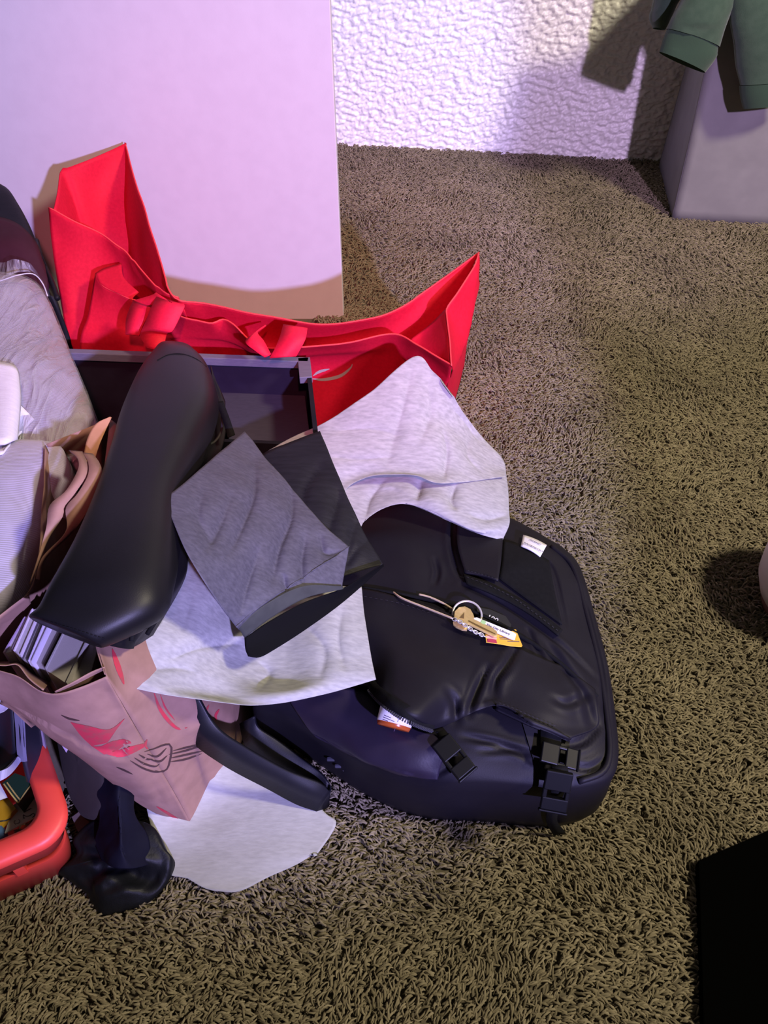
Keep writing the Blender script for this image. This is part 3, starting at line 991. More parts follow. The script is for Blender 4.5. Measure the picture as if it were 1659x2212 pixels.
# gathered plastic ruff at the top of the roll
ruff = [[(-60, 590, .285), (0, 600, .30), (40, 588, .305), (80, 592, .30), (104, 640, .285)], [(-60, 560, .29), (0, 566, .31), (35, 560, .32), (75, 578, .312), (108, 640, .29)]]
part('plastic_wrap', gmesh(crumple(loft(ruff, 12, 40), .006, 30, 9)), m_film, bl)
part('wrap_seam', tube(cr(ZZ([(-60, 625, .312), (0, 607, .322), (40, 594, .326), (72, 592, .322), (92, 612, .306), (103, 640, .294)]), 30), .0009, 6), mat('film_seam', (.45, .45, .5), .2), bl)

# white cloth lying on it
b_bl = tree(vf_u, vf_l)
m_wc = mat('white_knit', (.60, .58, .66), .85, (.66, .64, .72), 80, bump=.4, bscale=350, bdist=.001, stretch=(1, 5, 1))
wc = thing('white_cloth', 'folded white knit cloth lying on the lavender blanket', 'cloth', Z(0, 900, .30))
g1 = [onl(b_bl, r, .0, .32) for r in ([(-60, 775, .02), (0, 783, .024), (30, 790, .02), (39, 806, .012)], [(-60, 850, .02), (0, 860, .03), (30, 860, .028), (44, 865, .016)], [(-60, 960, .02), (0, 960, .022), (22, 955, .02), (36, 950, .012)])]
part('cloth_fold', gmesh(crumple(loft(g1, 16, 16), .001, 20, 2)), m_wc, wc, solid=.003)
g2 = [onl(b_bl, r, .0, .32) for r in ([(0, 850, .008), (30, 865, .01), (45, 876, .01), (75, 906, .006)], [(-20, 920, .008), (10, 930, .01), (30, 935, .008), (50, 930, .006)], [(-40, 975, .006), (-10, 982, .006), (5, 980, .006), (14, 968, .006)])]
part('cloth_corner', gmesh(loft(g2, 14, 14)), m_wc, wc, solid=.002)

# ================================================================== black and maroon bag, far left
m_bk = mat('black_nylon', (.005, .005, .008), .55, (.007, .007, .010), 40, bump=.3, bscale=60, bdist=.002, spec=.15)
m_mar = mat('maroon_nylon', (.035, .008, .015), .7, (.04, .010, .018), 40, bump=.2, bscale=80, bdist=.002, spec=.15)
ob = thing('duffel_bag', 'black bag with maroon panel at the far left behind the blanket', 'bag', Z(-60, 700, 0))
vf_ob = blob([(-330, 520, .28), (-150, 420, .31), (-40, 395, .32), (10, 402, .32), (42, 445, .31), (70, 500, .30), (82, 545, .29), (98, 590, .27), (122, 650, .24), (150, 745, .17),
              (120, 800, .14), (0, 820, .13), (-330, 820, .13)], .06, soft=.006, amp=.003, seed=4, floor=0.02, inset=.80)
part('bag_body', vf_ob, m_bk, ob)
b_ob = tree(vf_ob)
vf_mar = patch(b_ob, [[(-150, 480), (-30, 470), (5, 472), (40, 486), (70, 515), (88, 550), (104, 600), (104, 632)],
                      [(-150, 560), (-30, 550), (0, 555), (30, 565), (55, 580), (75, 600), (92, 622), (100, 640)],
                      [(-150, 660), (-30, 650), (0, 650), (30, 650), (50, 650), (70, 650), (85, 650), (96, 652)]], .012, 20, 30, .3)
part('maroon_panel', vf_mar, m_mar, ob, solid=.004)
zp = onl(b_ob, [(79, 520), (86, 550), (96, 575), (108, 600), (118, 625), (124, 645)], .012, .27)
part('zipper', tube(cr(zp, 30), .004, 8), m_bk, ob)
m_chrome = mat('bright_metal', (.7, .7, .72), .2, metal=1.0)
part('zipper_slider', box(on(b_ob, 81, 526, .016), (.007, .005, .005)), m_chrome, ob, smooth=False, bevel=.001)
part('zipper_slider', box(on(b_ob, 97, 566, .018), (.006, .006, .004)), m_chrome, ob, smooth=False, bevel=.001)
# ================================================================== black backpack
m_nyl = mat('backpack_nylon', (.0065, .0055, .0095), .55, (.008, .007, .011), 25, bump=.12, bscale=700, bdist=.0006, spec=.18)
m_pur = mat('backpack_lining', (.014, .010, .024), .42, (.018, .013, .03), 25, bump=.12, bscale=400, bdist=.0008, spec=.5)
m_web = mat('black_webbing', (.003, .003, .004), .85, (.0045, .0045, .0055), 200, spec=.15, bump=.4, bscale=900, bdist=.0006)
m_plas = mat('black_plastic', (.003, .003, .004), .4, spec=.16)
m_pshade = mat('pocket_shade', (.004, .003, .006), .9)
bp = thing('backpack', 'black nylon backpack lying flat on the carpet with open pockets', 'backpack', Z(950, 1560, 0))
out = [(1000, 1085, .085), (1105, 1120, .085), (1188, 1165, .09), (1222, 1187, .095), (1252, 1222, .095), (1280, 1310, .098), (1312, 1430, .105), (1332, 1560, .11), (1336, 1640, .112), (1318, 1682, .112),
       (1255, 1702, .112), (1180, 1702, .112), (1060, 1692, .112), (950, 1690, .108), (860, 1676, .10), (780, 1648, .09), (720, 1615, .085), (660, 1575, .085), (600, 1538, .088),
       (545, 1514, .09), (540, 1470, .09), (550, 1370, .1), (600, 1230, .1), (670, 1150, .1), (760, 1110, .1), (870, 1082, .1)]
DENTS = [([(985, 1110), (978, 1170), (992, 1230), (1004, 1248)], .010, .009), ([(938, 1205), (945, 1235), (940, 1262)], .006, .006), ([(1086, 1168), (1140, 1190), (1190, 1222), (1212, 1300), (1222, 1352)], .006, .005),
         ([(1000, 1262), (1080, 1300), (1150, 1345), (1220, 1400), (1290, 1470)], .009, .008), ([(965, 1490), (982, 1520), (985, 1560)], .010, .008), ([(1055, 1440), (1030, 1490), (1010, 1545)], .010, .007),
         ([(1118, 1395), (1095, 1435), (1070, 1470), (1066, 1510)], .010, .008), ([(1180, 1385), (1215, 1440), (1260, 1500), (1280, 1570)], .010, .012), ([(1140, 1360), (1160, 1400), (1175, 1425)], .007, .005),
         ([(1000, 1590), (1070, 1605), (1160, 1630)], .007, .006), ([(1040, 1620), (1110, 1622), (1160, 1650)], .006, .006), ([(1215, 1610), (1260, 1600), (1300, 1560)], .008, .008), ([(1230, 1650), (1270, 1660), (1310, 1640)], .007, .006),
         ([(1000, 1640), (960, 1660), (920, 1690)], .007, .006), ([(1195, 1510), (1225, 1520), (1270, 1500)], .006, .008), ([(1255, 1260), (1275, 1350), (1300, 1450), (1312, 1560)], .008, .007)]
DENTS = [(p, d * .55, w_ * .55) for p, d, w_ in DENTS]
vf_bp = blob(out, .042, nr=90, na=260, power=3.2, amp=.004, freq=11, seed=12, soft=.004, sfreq=16, centre=(900, 1390, .1), inset=.97, belly=1.0)
b_pre = tree(vf_bp)
vf_bp = dents(vf_bp, b_pre, DENTS)
part('main_body', vf_bp, m_nyl, bp)
b_bp = tree(vf_bp)
# big front pocket: a loose panel standing off the body along its lower zip
fpk = [[(640, 1262, .004), (780, 1272, .005), (860, 1290, .006), (950, 1318, .010), (1040, 1362, .012), (1130, 1405, .010), (1210, 1440, .006), (1285, 1490, .003)],
       [(650, 1330, .008), (785, 1340, .012), (870, 1360, .014), (950, 1385, .016), (1030, 1420, .016), (1110, 1450, .014), (1200, 1490, .010), (1290, 1530, .004)],
       [(660, 1400, .010), (790, 1410, .016), (870, 1430, .034), (950, 1455, .030), (1030, 1475, .018), (1100, 1490, .016), (1190, 1540, .012), (1290, 1570, .004)],
       [(670, 1450, .010), (795, 1468, .022), (850, 1505, .052), (905, 1535, .050), (960, 1545, .020), (1070, 1515, .018), (1150, 1555, .016), (1240, 1592, .006)],
       [(680, 1470, .010), (797, 1482, .024), (838, 1522, .050), (885, 1552, .050), (938, 1573, .016), (1072, 1524, .018), (1150, 1564, .016), (1232, 1598, .006)]]
Gf = loft([onl(b_bp, r, 0, .13) for r in fpk], 60, 120)
vf_fk = gmesh(crumple(Gf, .002, 13, 31, soft=.002, sfreq=22, edge=.06))
vf_fk = dents(vf_fk, tree(vf_fk), DENTS)
part('front_pocket', vf_fk, m_nyl, bp, solid=.002)
b_all = tree(vf_bp, vf_fk)
# upper zip seam and flap
part('pocket_seam', tube(cr(onl(b_all, [(782, 1270), (860, 1283), (950, 1300), (1040, 1330), (1120, 1372), (1200, 1425), (1290, 1506)], .003), 60), .0028, 8), m_web, bp)
upz = [[(1000, 1240), (1050, 1258), (1110, 1288), (1165, 1322), (1215, 1362)], [(1008, 1262), (1050, 1278), (1105, 1304), (1160, 1338), (1206, 1374)]]
part('zip_flap', patch(b_pre, upz, .006, 6, 40), m_web, bp, solid=.002)
dark = [[(1088, 1165), (1120, 1175), (1155, 1192), (1186, 1212)], [(1085, 1205), (1125, 1230), (1165, 1255), (1198, 1280)], [(1078, 1250), (1125, 1285), (1170, 1318), (1214, 1350)]]
part('top_panel', patch(b_pre, dark, .0035, 14, 20), m_web, bp, solid=.0015)
strp = [[(985, 1120), (1020, 1135), (1055, 1148), (1086, 1164)], [(988, 1180), (1020, 1192), (1050, 1205), (1082, 1215)], [(1004, 1238), (1030, 1242), (1055, 1248), (1076, 1256)]]
part('grab_strap', patch(b_pre, strp, .007, 14, 14), m_nyl, bp, solid=.0025)
# folded ridge along the bottom-right edge
part('edge_piping', tube(cr(onl(b_bp, [(1190, 1180), (1235, 1222), (1262, 1310), (1292, 1430), (1312, 1560), (1316, 1630), (1300, 1668), (1250, 1688)], .002), 60), .0035, 8), m_nyl, bp)
# lining bulge of the lower pocket
lin = [[(620, 1505, .004), (690, 1490, .010), (780, 1490, .006), (830, 1540, .004), (890, 1575, .004), (950, 1590, .006)],
       [(640, 1535, .006), (710, 1545, .014), (790, 1575, .012), (850, 1600, .012), (900, 1615, .012), (960, 1625, .010)],
       [(665, 1570, .004), (730, 1605, .010), (800, 1640, .012), (860, 1655, .012), (900, 1660, .010), (950, 1665, .006)],
       [(685, 1590, .002), (740, 1622, .003), (805, 1655, .003), (862, 1672, .003), (905, 1680, .003), (945, 1684, .003)]]
Gl = loft([onl(b_bp, r, 0, .08) for r in lin], 30, 60)
vf_lin = gmesh(crumple(Gl, .004, 12, 41, soft=.003, sfreq=20))
part('pocket_lining', vf_lin, m_pur, bp, solid=.002)
# zip tape with teeth along the open pocket edge
zt = [(797, 1486), (815, 1507), (838, 1526), (862, 1543), (886, 1556), (912, 1567), (936, 1575)]
b_fk = tree(vf_fk)
ztp = cr(onl(b_fk, [(x + 1, y - 6) for x, y in zt], .002, .16), 46)
part('zip_tape', band([p + Vector((.0015, .010, .002)) for p in ztp], [p + Vector((-.001, -.003, -.001)) for p in ztp], 46, .0015), m_web, bp)
teeth = []
for i in range(1, 45):
    t = (ztp[min(i + 1, 45)] - ztp[i - 1]).normalized()
    a = t.cross(Vector((0, 0, 1))).normalized()
    R_ = Matrix((t, a, t.cross(a))).transposed()
    teeth.append(box(ztp[i] + Vector((-.001, -.004, -.0015)), (.0014, .0042, .003), R_))
m_teeth = mat('zip_teeth', (.05, .05, .07), .28)
part('zipper_teeth', join(*teeth), m_teeth, bp, smooth=False)
# lower bottle pocket with stitched lip
lip = [[(1072, 1522), (1110, 1538), (1150, 1556), (1190, 1572), (1232, 1594)], [(1070, 1534), (1108, 1552), (1148, 1570), (1190, 1586), (1228, 1602)]]
part('pocket_lip', patch(b_all, lip, .004, 5, 24), m_nyl, bp, solid=.003)
part('pocket_shade', patch(b_bp, [[(1128, 1560), (1150, 1568), (1172, 1575)], [(1140, 1600), (1155, 1605), (1172, 1608)], [(1152, 1640), (1162, 1645), (1172, 1650)]], .002, 8, 8), m_pshade, bp)  # near-black patch on the body standing in for the shaded pocket opening
# webbing with side-release buckles
def webbing(pts_a, pts_b, off, n=24, th=.0018):
    return band(onl(b_all, pts_a, off), onl(b_all, pts_b, off), n, th)
part('webbing_strap', webbing([(1168, 1572), (1168, 1605), (1170, 1640)], [(1212, 1590), (1212, 1615), (1208, 1648)], .006), m_web, bp)
part('webbing_strap', webbing([(940, 1580), (955, 1605), (972, 1635)], [(958, 1578), (975, 1600), (990, 1632)], .008), m_web, bp)


def buckle(c, along, upv, L_, W_, name='buckle'):
    """side-release buckle: body, two prongs, slot"""
    X = along.normalized(); N_ = upv.normalized(); Y_ = N_.cross(X).normalized(); N_ = X.cross(Y_)
    R_ = Matrix((X, Y_, N_)).transposed()
    P = lambda x, y, z: c + X * x + Y_ * y + N_ * z
    vf = join(box(P(-L_ * .22, 0, 0), (L_ * .45, W_, .006), R_), box(P(L_ * .05, W_ * .42, 0), (L_ * .35, W_ * .18, .005), R_),
              box(P(L_ * .05, -W_ * .42, 0), (L_ * .35, W_ * .18, .005), R_), box(P(L_ * .32, 0, 0), (L_ * .30, W_, .0065), R_),
              box(P(L_ * .5, 0, .001), (L_ * .06, W_ * 1.1, .005), R_))
    return part(name, vf, m_plas, bp, smooth=False, bevel=.0012)


p1, p2 = on(b_all, 962, 1612, .012), on(b_all, 996, 1655, .012)
buckle((p1 + p2) / 2, p2 - p1, Vector((0, -.3, 1)), .045, .022)
p1, p2 = on(b_all, 1178, 1625, .012), on(b_all, 1235, 1640, .012)
buckle((p1 + p2) / 2, p2 - p1, Vector((0, -.3, 1)), .04, .020)
p1, p2 = Z(1208, 1675, .140), Z(1196, 1738, .115)
buckle((p1 + p2) / 2, p2 - p1, Vector((-.1, -.7, .6)), .045, .026)
part('webbing_strap', band([Z(1190, 1650, .142), Z(1195, 1680, .136), Z(1186, 1735, .10), Z(1180, 1775, .05), Z(1196, 1805, .012)],
                           [Z(1226, 1655, .142), Z(1228, 1685, .136), Z(1212, 1735, .10), Z(1204, 1775, .05), Z(1222, 1800, .012)], 24, .002), m_web, bp)
# little zipper pull at the shaded side
part('zipper_pull', join(box(Z(716, 1640, .055), (.010, .004, .004)), box(Z(735, 1655, .05), (.012, .003, .005)), box(Z(750, 1662, .045), (.010, .004, .004))), m_teeth, bp, smooth=False, bevel=.0008)
# woven name label
lq = [on(b_bp, 1130, 1156, .010), on(b_bp, 1181, 1178, .010), on(b_bp, 1167, 1203, .008), on(b_bp, 1125, 1180, .008)]
m_lab = mat('label_white', (.74, .72, .80), .7, bump=.2, bscale=900, bdist=.0004)
Gq = [[lq[0].lerp(lq[1], j / 9).lerp(lq[3].lerp(lq[2], j / 9), i / 5) + Vector((0, 0, .002 * math.sin(math.pi * j / 9))) for j in range(10)] for i in range(6)]
lab = part('name_label', gmesh(Gq), m_lab, bp, solid=.0012, label='white woven label')
cc = sum(lq, Vector()) / 4 + Vector((.0016, -.0008, .0038))
xd = (lq[1] + lq[2] - lq[0] - lq[3]); upd = (lq[0] + lq[1] - lq[2] - lq[3])
nn = xd.cross(upd).normalized()
if nn.z < 0: nn = -nn
m_ink = mat('navy_ink', (.03, .02, .07), .8)
def proper(c_, X, Yd, body, wid):
    v, f = text_vf(body, 1.0)
    k = wid / (max(p.x for p in v) - min(p.x for p in v))
    X = X.normalized(); Yd = (Yd - X * Yd.dot(X)).normalized()
    return [c_ + X * (p.x * k) + Yd * (p.y * k) for p in v], f
part('lettering', join(proper(cc + upd * .10, xd, upd, 'ÖLEND', .0165), proper(cc - upd * .12, xd, upd, 'BACKPACKS', .0265)), m_ink, lab, smooth=False)

m_sti = mat('stitch_thread', (.022, .020, .030), .8, spec=.2)
def stitches(b_, pts, n, off):
    P = cr([Vector((x, y, 0)) for x, y in pts], n * 2)
    return join(*[stroke(b_, [(P[2 * k].x, P[2 * k].y), (P[2 * k + 1].x, P[2 * k + 1].y)], 1.2, off, 3, .13) for k in range(n)])
part('stitching', stitches(b_all, [(1078, 1518), (1110, 1530), (1150, 1548), (1200, 1568)], 14, .0045), m_sti, bp, kind='stuff')
part('stitching', stitches(b_pre, [(1008, 1246), (1060, 1266), (1120, 1298), (1205, 1362)], 22, .0092), m_sti, bp, kind='stuff')
part('stitching', stitches(b_pre, [(1010, 1232), (1040, 1240), (1072, 1250)], 9, .0098), m_sti, bp, kind='stuff')
part('stitching', stitches(b_fk, [(786, 1288), (860, 1302), (940, 1328)], 14, .0022), m_sti, bp, kind='stuff')
# ---------------- pill bottle in the open pocket
m_or = mat('amber_plastic', (.62, .13, .03), .25, trans=.35)
m_lw = mat('pharmacy_label', (.80, .77, .84), .5)
m_txt = mat('label_ink', (.12, .09, .16), .8)
base = on(b_all, 848, 1580, .0); axis_up = None
_f = on(b_fk, 862, 1535, 0, .15)
pa = Z(849, 1573, _f.z - .031)
ax = Vector((.24, .86, .42)).normalized()
pill = thing('pill_bottle', 'amber pill bottle with white label in the open backpack pocket', 'bottle', pa)
RB = .0172
def cyl_ring(r, t, sides=40):
    a = ax.cross(Vector((0, 0, 1))).normalized(); b_ = ax.cross(a)
    return [pa + ax * t + a * (r * math.cos(2 * math.pi * k / sides)) + b_ * (r * math.sin(2 * math.pi * k / sides)) for k in range(sides)]
rings = [cyl_ring(.001, .0015), cyl_ring(RB * .8, .001), cyl_ring(RB * .94, 0), cyl_ring(RB, .0025), cyl_ring(RB, .028), cyl_ring(RB * .8, .031), cyl_ring(.001, .031)]
part('vial', gmesh(rings, cyc=True), m_or, pill)
lrings = [cyl_ring(RB + .0003, .0042), cyl_ring(RB + .0003, .028)]
plab = part('paper_label', gmesh(lrings, cyc=True), m_lw, pill, solid=.0004)
b_lab = tree(gmesh(lrings, cyc=True))
ink = []
for (x0, y0, x1, y1) in ((830, 1545, 845, 1551), (828, 1549, 852, 1559), (827, 1554, 838, 1558), (826, 1558, 848, 1567), (832, 1565, 842, 1569)):
    ink.append(stroke(b_lab, [(x0, y0), (x1, y1)], 1.4, .0004, 6, .15))
ink.append(stroke(b_lab, [(864, 1544), (858, 1562), (851, 1580)], 1.2, .0004, 8, .15))
part('label_print', join(*ink), m_txt, plab)
c1 = on(b_lab, 869, 1574, .0006, .15); xd1 = on(b_lab, 876, 1577, .0006, .15) - on(b_lab, 862, 1571, .0006, .15); ud1 = on(b_lab, 871, 1566, .0006, .15) - c1
part('label_print', proper(c1, xd1, ud1, 'NO RE', .0075), m_txt, plab, smooth=False)

# ---------------- keys spilling from the upper pocket
keys = thing('keychain', 'bunch of keys on a steel ring spilling from the backpack pocket', 'keys', on(b_all, 1000, 1330, 0))
m_gold = mat('brushed_brass', (.82, .62, .28), .35, (.76, .56, .24), 200, metal=.5)
m_gold2 = mat('polished_gold', (.90, .70, .50), .25, metal=.6)
m_steel = mat('bright_steel', (.78, .75, .75), .22, metal=.6)
def onk(x, y, o=.006): return on(b_all, x, y, o)
gl1 = cr([onk(848, 1278, .004), onk(870, 1293), onk(930, 1317), onk(978, 1336, .008)], 24)
gl2 = cr([onk(905, 1284, .004), onk(928, 1290), onk(955, 1302), onk(978, 1316, .006)], 24)
part('wire_loop', join(tube(gl1, .0013, 8), tube(gl2, .0013, 8)), m_gold2, keys, label='thin gold wire loop')
cR_ = onk(1009, 1328, .008); ringp = [cR_ + Vector((.0165 * math.cos(t), .0165 * math.sin(t), .004 * math.sin(t))) for t in [2 * math.pi * k / 40 for k in range(40)]]
part('split_ring', tube(ringp, .0013, 8, closed=True), m_steel, keys)
# key: bow with a cut hole, blade with notches (flat plates in the plane of the pocket)
def plate(px_out, off, th, zoff=0.0, plane=None):
    """flat plate with the outline of image points, lying in the plane of its own points or a given one"""
    P = [onk(x, y, off) for x, y in px_out]
    c = sum(P, Vector()) / len(P)
    nrm = Vector()
    for a, b_ in zip(P, P[1:] + P[:1]): nrm += (a - c).cross(b_ - c)
    nrm.normalize()
    if nrm.z < 0: nrm = -nrm
    if plane is not None: c, nrm = plane
    Q = []
    for x, y in px_out:
        d = ray(x, y)
        Q.append(EYE + d * ((c - EYE).dot(nrm) / d.dot(nrm)) + nrm * zoff)
    bm = bmesh.new()
    vs = [bm.verts.new(p) for p in Q]
    bm.faces.new(vs)
    bmesh.ops.triangulate(bm, faces=bm.faces[:])
    r = bmesh.ops.extrude_face_region(bm, geom=bm.faces[:])
    for e in r['geom']:
        if isinstance(e, bmesh.types.BMVert): e.co += nrm * th
    bm.verts.index_update()
    V = [v.co.copy() for v in bm.verts]; F = [tuple(v.index for v in f.verts) for f in bm.faces]
    bm.free()
    return (V, F), c + nrm * (zoff + th), nrm
kb, kc, kn = plate([(980, 1336), (981, 1324), (990, 1315), (1003, 1313), (1015, 1319), (1021, 1329), (1024, 1338), (1034, 1341), (1040, 1347), (1047, 1347), (1052, 1354), (1060, 1355), (1066, 1362), (1073, 1368),
                    (1073, 1376), (1066, 1377), (1045, 1367), (1020, 1355), (1012, 1351), (1000, 1352), (988, 1346)], .012, .0022)
part('key', kb, m_gold, keys, smooth=False, label='brass house key', bevel=.0004)
kb2, _, _ = plate([(978, 1346), (984, 1342), (1000, 1349), (1010, 1359), (1008, 1364), (998, 1363), (985, 1357), (979, 1352)], .007, .0022)
part('key', kb2, m_gold, keys, smooth=False, label='second brass key mostly hidden', bevel=.0004)
kd, _, _ = plate([(992, 1335), (1003, 1323), (1002, 1337)], .0145, .0003, plane=(kc, kn))
m_dbr = mat('dark_brass', (.22, .14, .05), .5, metal=.5)
part('key_cutout', kd, m_dbr, keys, smooth=False)
kg, _, _ = plate([(1012, 1340), (1042, 1355), (1070, 1369), (1070, 1371), (1040, 1358), (1012, 1343)], .0150, .0003, plane=(kc, kn))
part('key_groove', kg, m_dbr, keys, smooth=False)
ch = cr([onk(982, 1338, .017), onk(992, 1342, .018), onk(1004, 1350, .017), onk(1014, 1357, .015), onk(1024, 1364, .013), onk(1034, 1368, .011), onk(1046, 1374, .009)], 12)
links = []
for i, c in enumerate(ch):
    t = (ch[min(i + 1, 11)] - ch[max(i - 1, 0)]).normalized()
    s = t.cross(Vector((0, 0, 1))).normalized()
    if i % 2: s = (s + Vector((0, 0, 1.2))).normalized()
    links.append(tube([c + t * (.0030 * math.cos(a)) + s * (.0021 * math.sin(a)) for a in [2 * math.pi * k / 12 for k in range(12)]], .0006, 6, closed=True))
part('chain', join(*links), m_steel, keys)
# library tag
tv, tcn, tn = plate([(1023, 1336), (1030, 1335), (1109, 1367), (1115, 1371), (1112, 1383), (1105, 1382), (1032, 1350), (1025, 1345)], .016, .0010)
m_tagw = mat('tag_white', (.76, .74, .80), .35)
tg = part('library_tag', tv, m_tagw, keys, smooth=False, label='white plastic library key tag')
xa = onk(1104, 1366, .016) - onk(1032, 1335, .016)
ya = xa.cross(tn) * -1
if ya.y < 0: ya = -ya
xa = xa - tn * xa.dot(tn)
part('lettering', proper(tcn + xa * .10 + tn * .0006, xa, ya, 'The City Library', xa.length * .70), m_ink, tg, smooth=False)
gq = [tcn + xa * a + ya.normalized() * b_ + tn * .0005 for a, b_ in ((-.42, -.003), (-.29, -.003), (-.29, .004), (-.42, .004))]
part('green_logo', (gq, [(0, 1, 2, 3)]), mat('logo_green', (.33, .55, .25), .5), tg, smooth=False)
# yellow card
yv, yc, yn = plate([(1048, 1371), (1075, 1368), (1108, 1364), (1109, 1361), (1114, 1361), (1128, 1396), (1126, 1398), (1102, 1396), (1080, 1392), (1050, 1388)], .008, .0008)
yo = part('yellow_card', yv, mat('card_yellow', (.85, .50, .06), .35), keys, smooth=False, label='yellow printed card')
b_y = tree(yv)
part('card_print', join(*[stroke(b_y, p, 1.5, .0004, 6) for p in ([(1078, 1376), (1092, 1378)], [(1080, 1380), (1100, 1381)], [(1096, 1385), (1122, 1386)], [(1092, 1374), (1104, 1376)])]), m_txt, yo)
part('card_print', patch(b_y, [[(1049, 1380), (1060, 1380), (1072, 1382)], [(1050, 1387), (1062, 1388), (1074, 1390)]], .0004, 4, 8), mat('card_crimson', (.45, .03, .10), .4), yo)
part('card_print', patch(b_y, [[(1050, 1373), (1062, 1374), (1074, 1378)], [(1052, 1379), (1062, 1380), (1072, 1382)]], .0004, 4, 8), mat('card_pink', (.80, .45, .48), .4), yo)
# dark card marked 100
dv, dc, dn_ = plate([(1030, 1312), (1060, 1318), (1092, 1332), (1104, 1350), (1100, 1362), (1060, 1345), (1032, 1334)], .003, .0008)
dcard = solo('gift_card', dv, mat('card_black', (.012, .012, .016), .3), 'dark card marked 100 tucked behind the white library tag', 'card', smooth=False)
xa2 = onk(1078, 1345, .006) - onk(1050, 1333, .006); xa2 -= dn_ * xa2.dot(dn_)
ya2 = dn_.cross(xa2)
part('lettering', proper(onk(1064, 1336, .0) * 0 + (dc + dn_ * .0010) + (onk(1064, 1337, .004) - dc) - dn_ * (onk(1064, 1337, .004) - dc).dot(dn_), xa2, ya2, '100', .0115), m_tagw, dcard, smooth=False)

# ================================================================== white tissue paper
def tissue(name, c1, c2):
    return mat(name, c1, .8, c2, 140, bump=.25, bscale=200, bdist=.001, trans=.30, stretch=(.6, 2.2, 1.2), detail=8, contrast=(.3, .7))
m_tis = tissue('white_tissue', (.36, .36, .38), (.52, .52, .54))
wt = thing('tissue_paper', 'crumpled white tissue sheet against the red tote and backpack top', 'tissue paper', Z(900, 1000, .0))
up = [[(572, 978, .188), (640, 938, .20), (700, 911, .212), (800, 846, .238), (895, 770, .268), (935, 802, .252), (968, 838, .235)],
      [(585, 1000, .19), (650, 975, .198), (740, 945, .205), (830, 905, .218), (895, 875, .226), (950, 866, .222), (1000, 888, .20)],
      [(620, 1060, .185), (680, 1030, .19), (760, 985, .195), (840, 960, .20), (920, 945, .20), (985, 935, .185), (1050, 950, .15)],
      [(680, 1100, .175), (720, 1050, .18), (780, 1020, .182), (850, 1012, .184), (940, 1015, .178), (1010, 1000, .165), (1089, 1000, .13)],
      [(720, 1120, .172), (745, 1060, .178), (790, 1030, .182), (850, 1022, .186), (900, 1024, .184), (960, 1042, .176), (1092, 1030, .135)]]
vf_up = gmesh(crumple(loft(up, 120, 120), .011, 15, 51, k=6, soft=.003, sfreq=12))
vf_up = dents(vf_up, tree(vf_up), [(q_, d_ * .7, w_ * .7) for q_, d_, w_ in [([(958, 930), (966, 975), (958, 1035)], .010, .006), ([(890, 790), (875, 860), (850, 950), (835, 1010)], .006, .010), ([(925, 820), (930, 890), (905, 960)], .006, .009),
                                   ([(975, 880), (1000, 905), (1040, 960)], .005, .007), ([(720, 930), (800, 925), (870, 940)], .004, .009), ([(1020, 930), (1010, 980), (1040, 1020)], .006, .007), ([(700, 985), (780, 990), (850, 985)], .004, .008)]], True)
part('upper_fold', vf_up, m_tis, wt, solid=.0004)
lw = [[(720, 1080, .162), (760, 1020, .165), (830, 1012, .166), (900, 1020, .166), (965, 1035, .162), (1020, 1010, .15), (1088, 1002, .122)],
      [(740, 1110, .158), (770, 1060, .160), (830, 1045, .164), (895, 1048, .166), (960, 1058, .164), (1030, 1045, .15), (1096, 1050, .125)],
      [(765, 1130, .152), (788, 1090, .156), (835, 1062, .160), (890, 1068, .165), (950, 1082, .165), (1030, 1090, .15), (1100, 1100, .13)],
      [(772, 1160, .150), (786, 1122, .152), (830, 1094, .156), (880, 1086, .160), (950, 1108, .158), (1030, 1142, .146), (1101, 1132, .132)],
      [(774, 1166, .149), (787, 1126, .151), (830, 1097, .154), (881, 1088, .157), (950, 1117, .152), (1030, 1152, .138), (1087, 1166, .126)]]
vf_lw = gmesh(crumple(loft(lw, 60, 100), .005, 13, 52, k=5, soft=.003, sfreq=14))
vf_lw = dents(vf_lw, tree(vf_lw), [([(910, 1032), (905, 1060), (900, 1080)], .008, .006), ([(985, 1045), (975, 1075), (985, 1100)], .009, .006), ([(830, 1035), (800, 1075), (790, 1115)], .006, .007), ([(1010, 1110), (1050, 1120), (1095, 1112)], .005, .006)], True)
part('lower_fold', vf_lw, m_tis, wt, solid=.0004)
m_tis2 = tissue('white_tissue_warm', (.37, .37, .375), (.51, .51, .505))
ws = [[(411, 1196, .245), (440, 1215, .238), (500, 1245, .225), (600, 1262, .205), (700, 1266, .19), (781, 1268, .172)],
      [(398, 1235, .25), (450, 1280, .235), (520, 1310, .198), (610, 1325, .185), (700, 1325, .187), (788, 1330, .172)],
      [(362, 1290, .255), (430, 1335, .238), (520, 1365, .195), (610, 1380, .18), (700, 1380, .185), (796, 1385, .171)],
      [(342, 1350, .258), (410, 1385, .24), (510, 1415, .192), (610, 1425, .178), (705, 1420, .184), (803, 1425, .17)],
      [(252, 1412, .268), (360, 1430, .245), (500, 1460, .196), (610, 1470, .18), (710, 1455, .184), (808, 1450, .170)],
      [(256, 1448, .266), (340, 1474, .246), (480, 1500, .20), (600, 1500, .194), (710, 1478, .183), (811, 1464, .169)],
      [(290, 1484, .256), (372, 1503, .236), (480, 1520, .208), (570, 1524, .193), (700, 1500, .180), (812, 1468, .168)]]
vf_ws = gmesh(crumple(loft(ws, 110, 110), .007, 13, 61, k=5, soft=.004, sfreq=11))
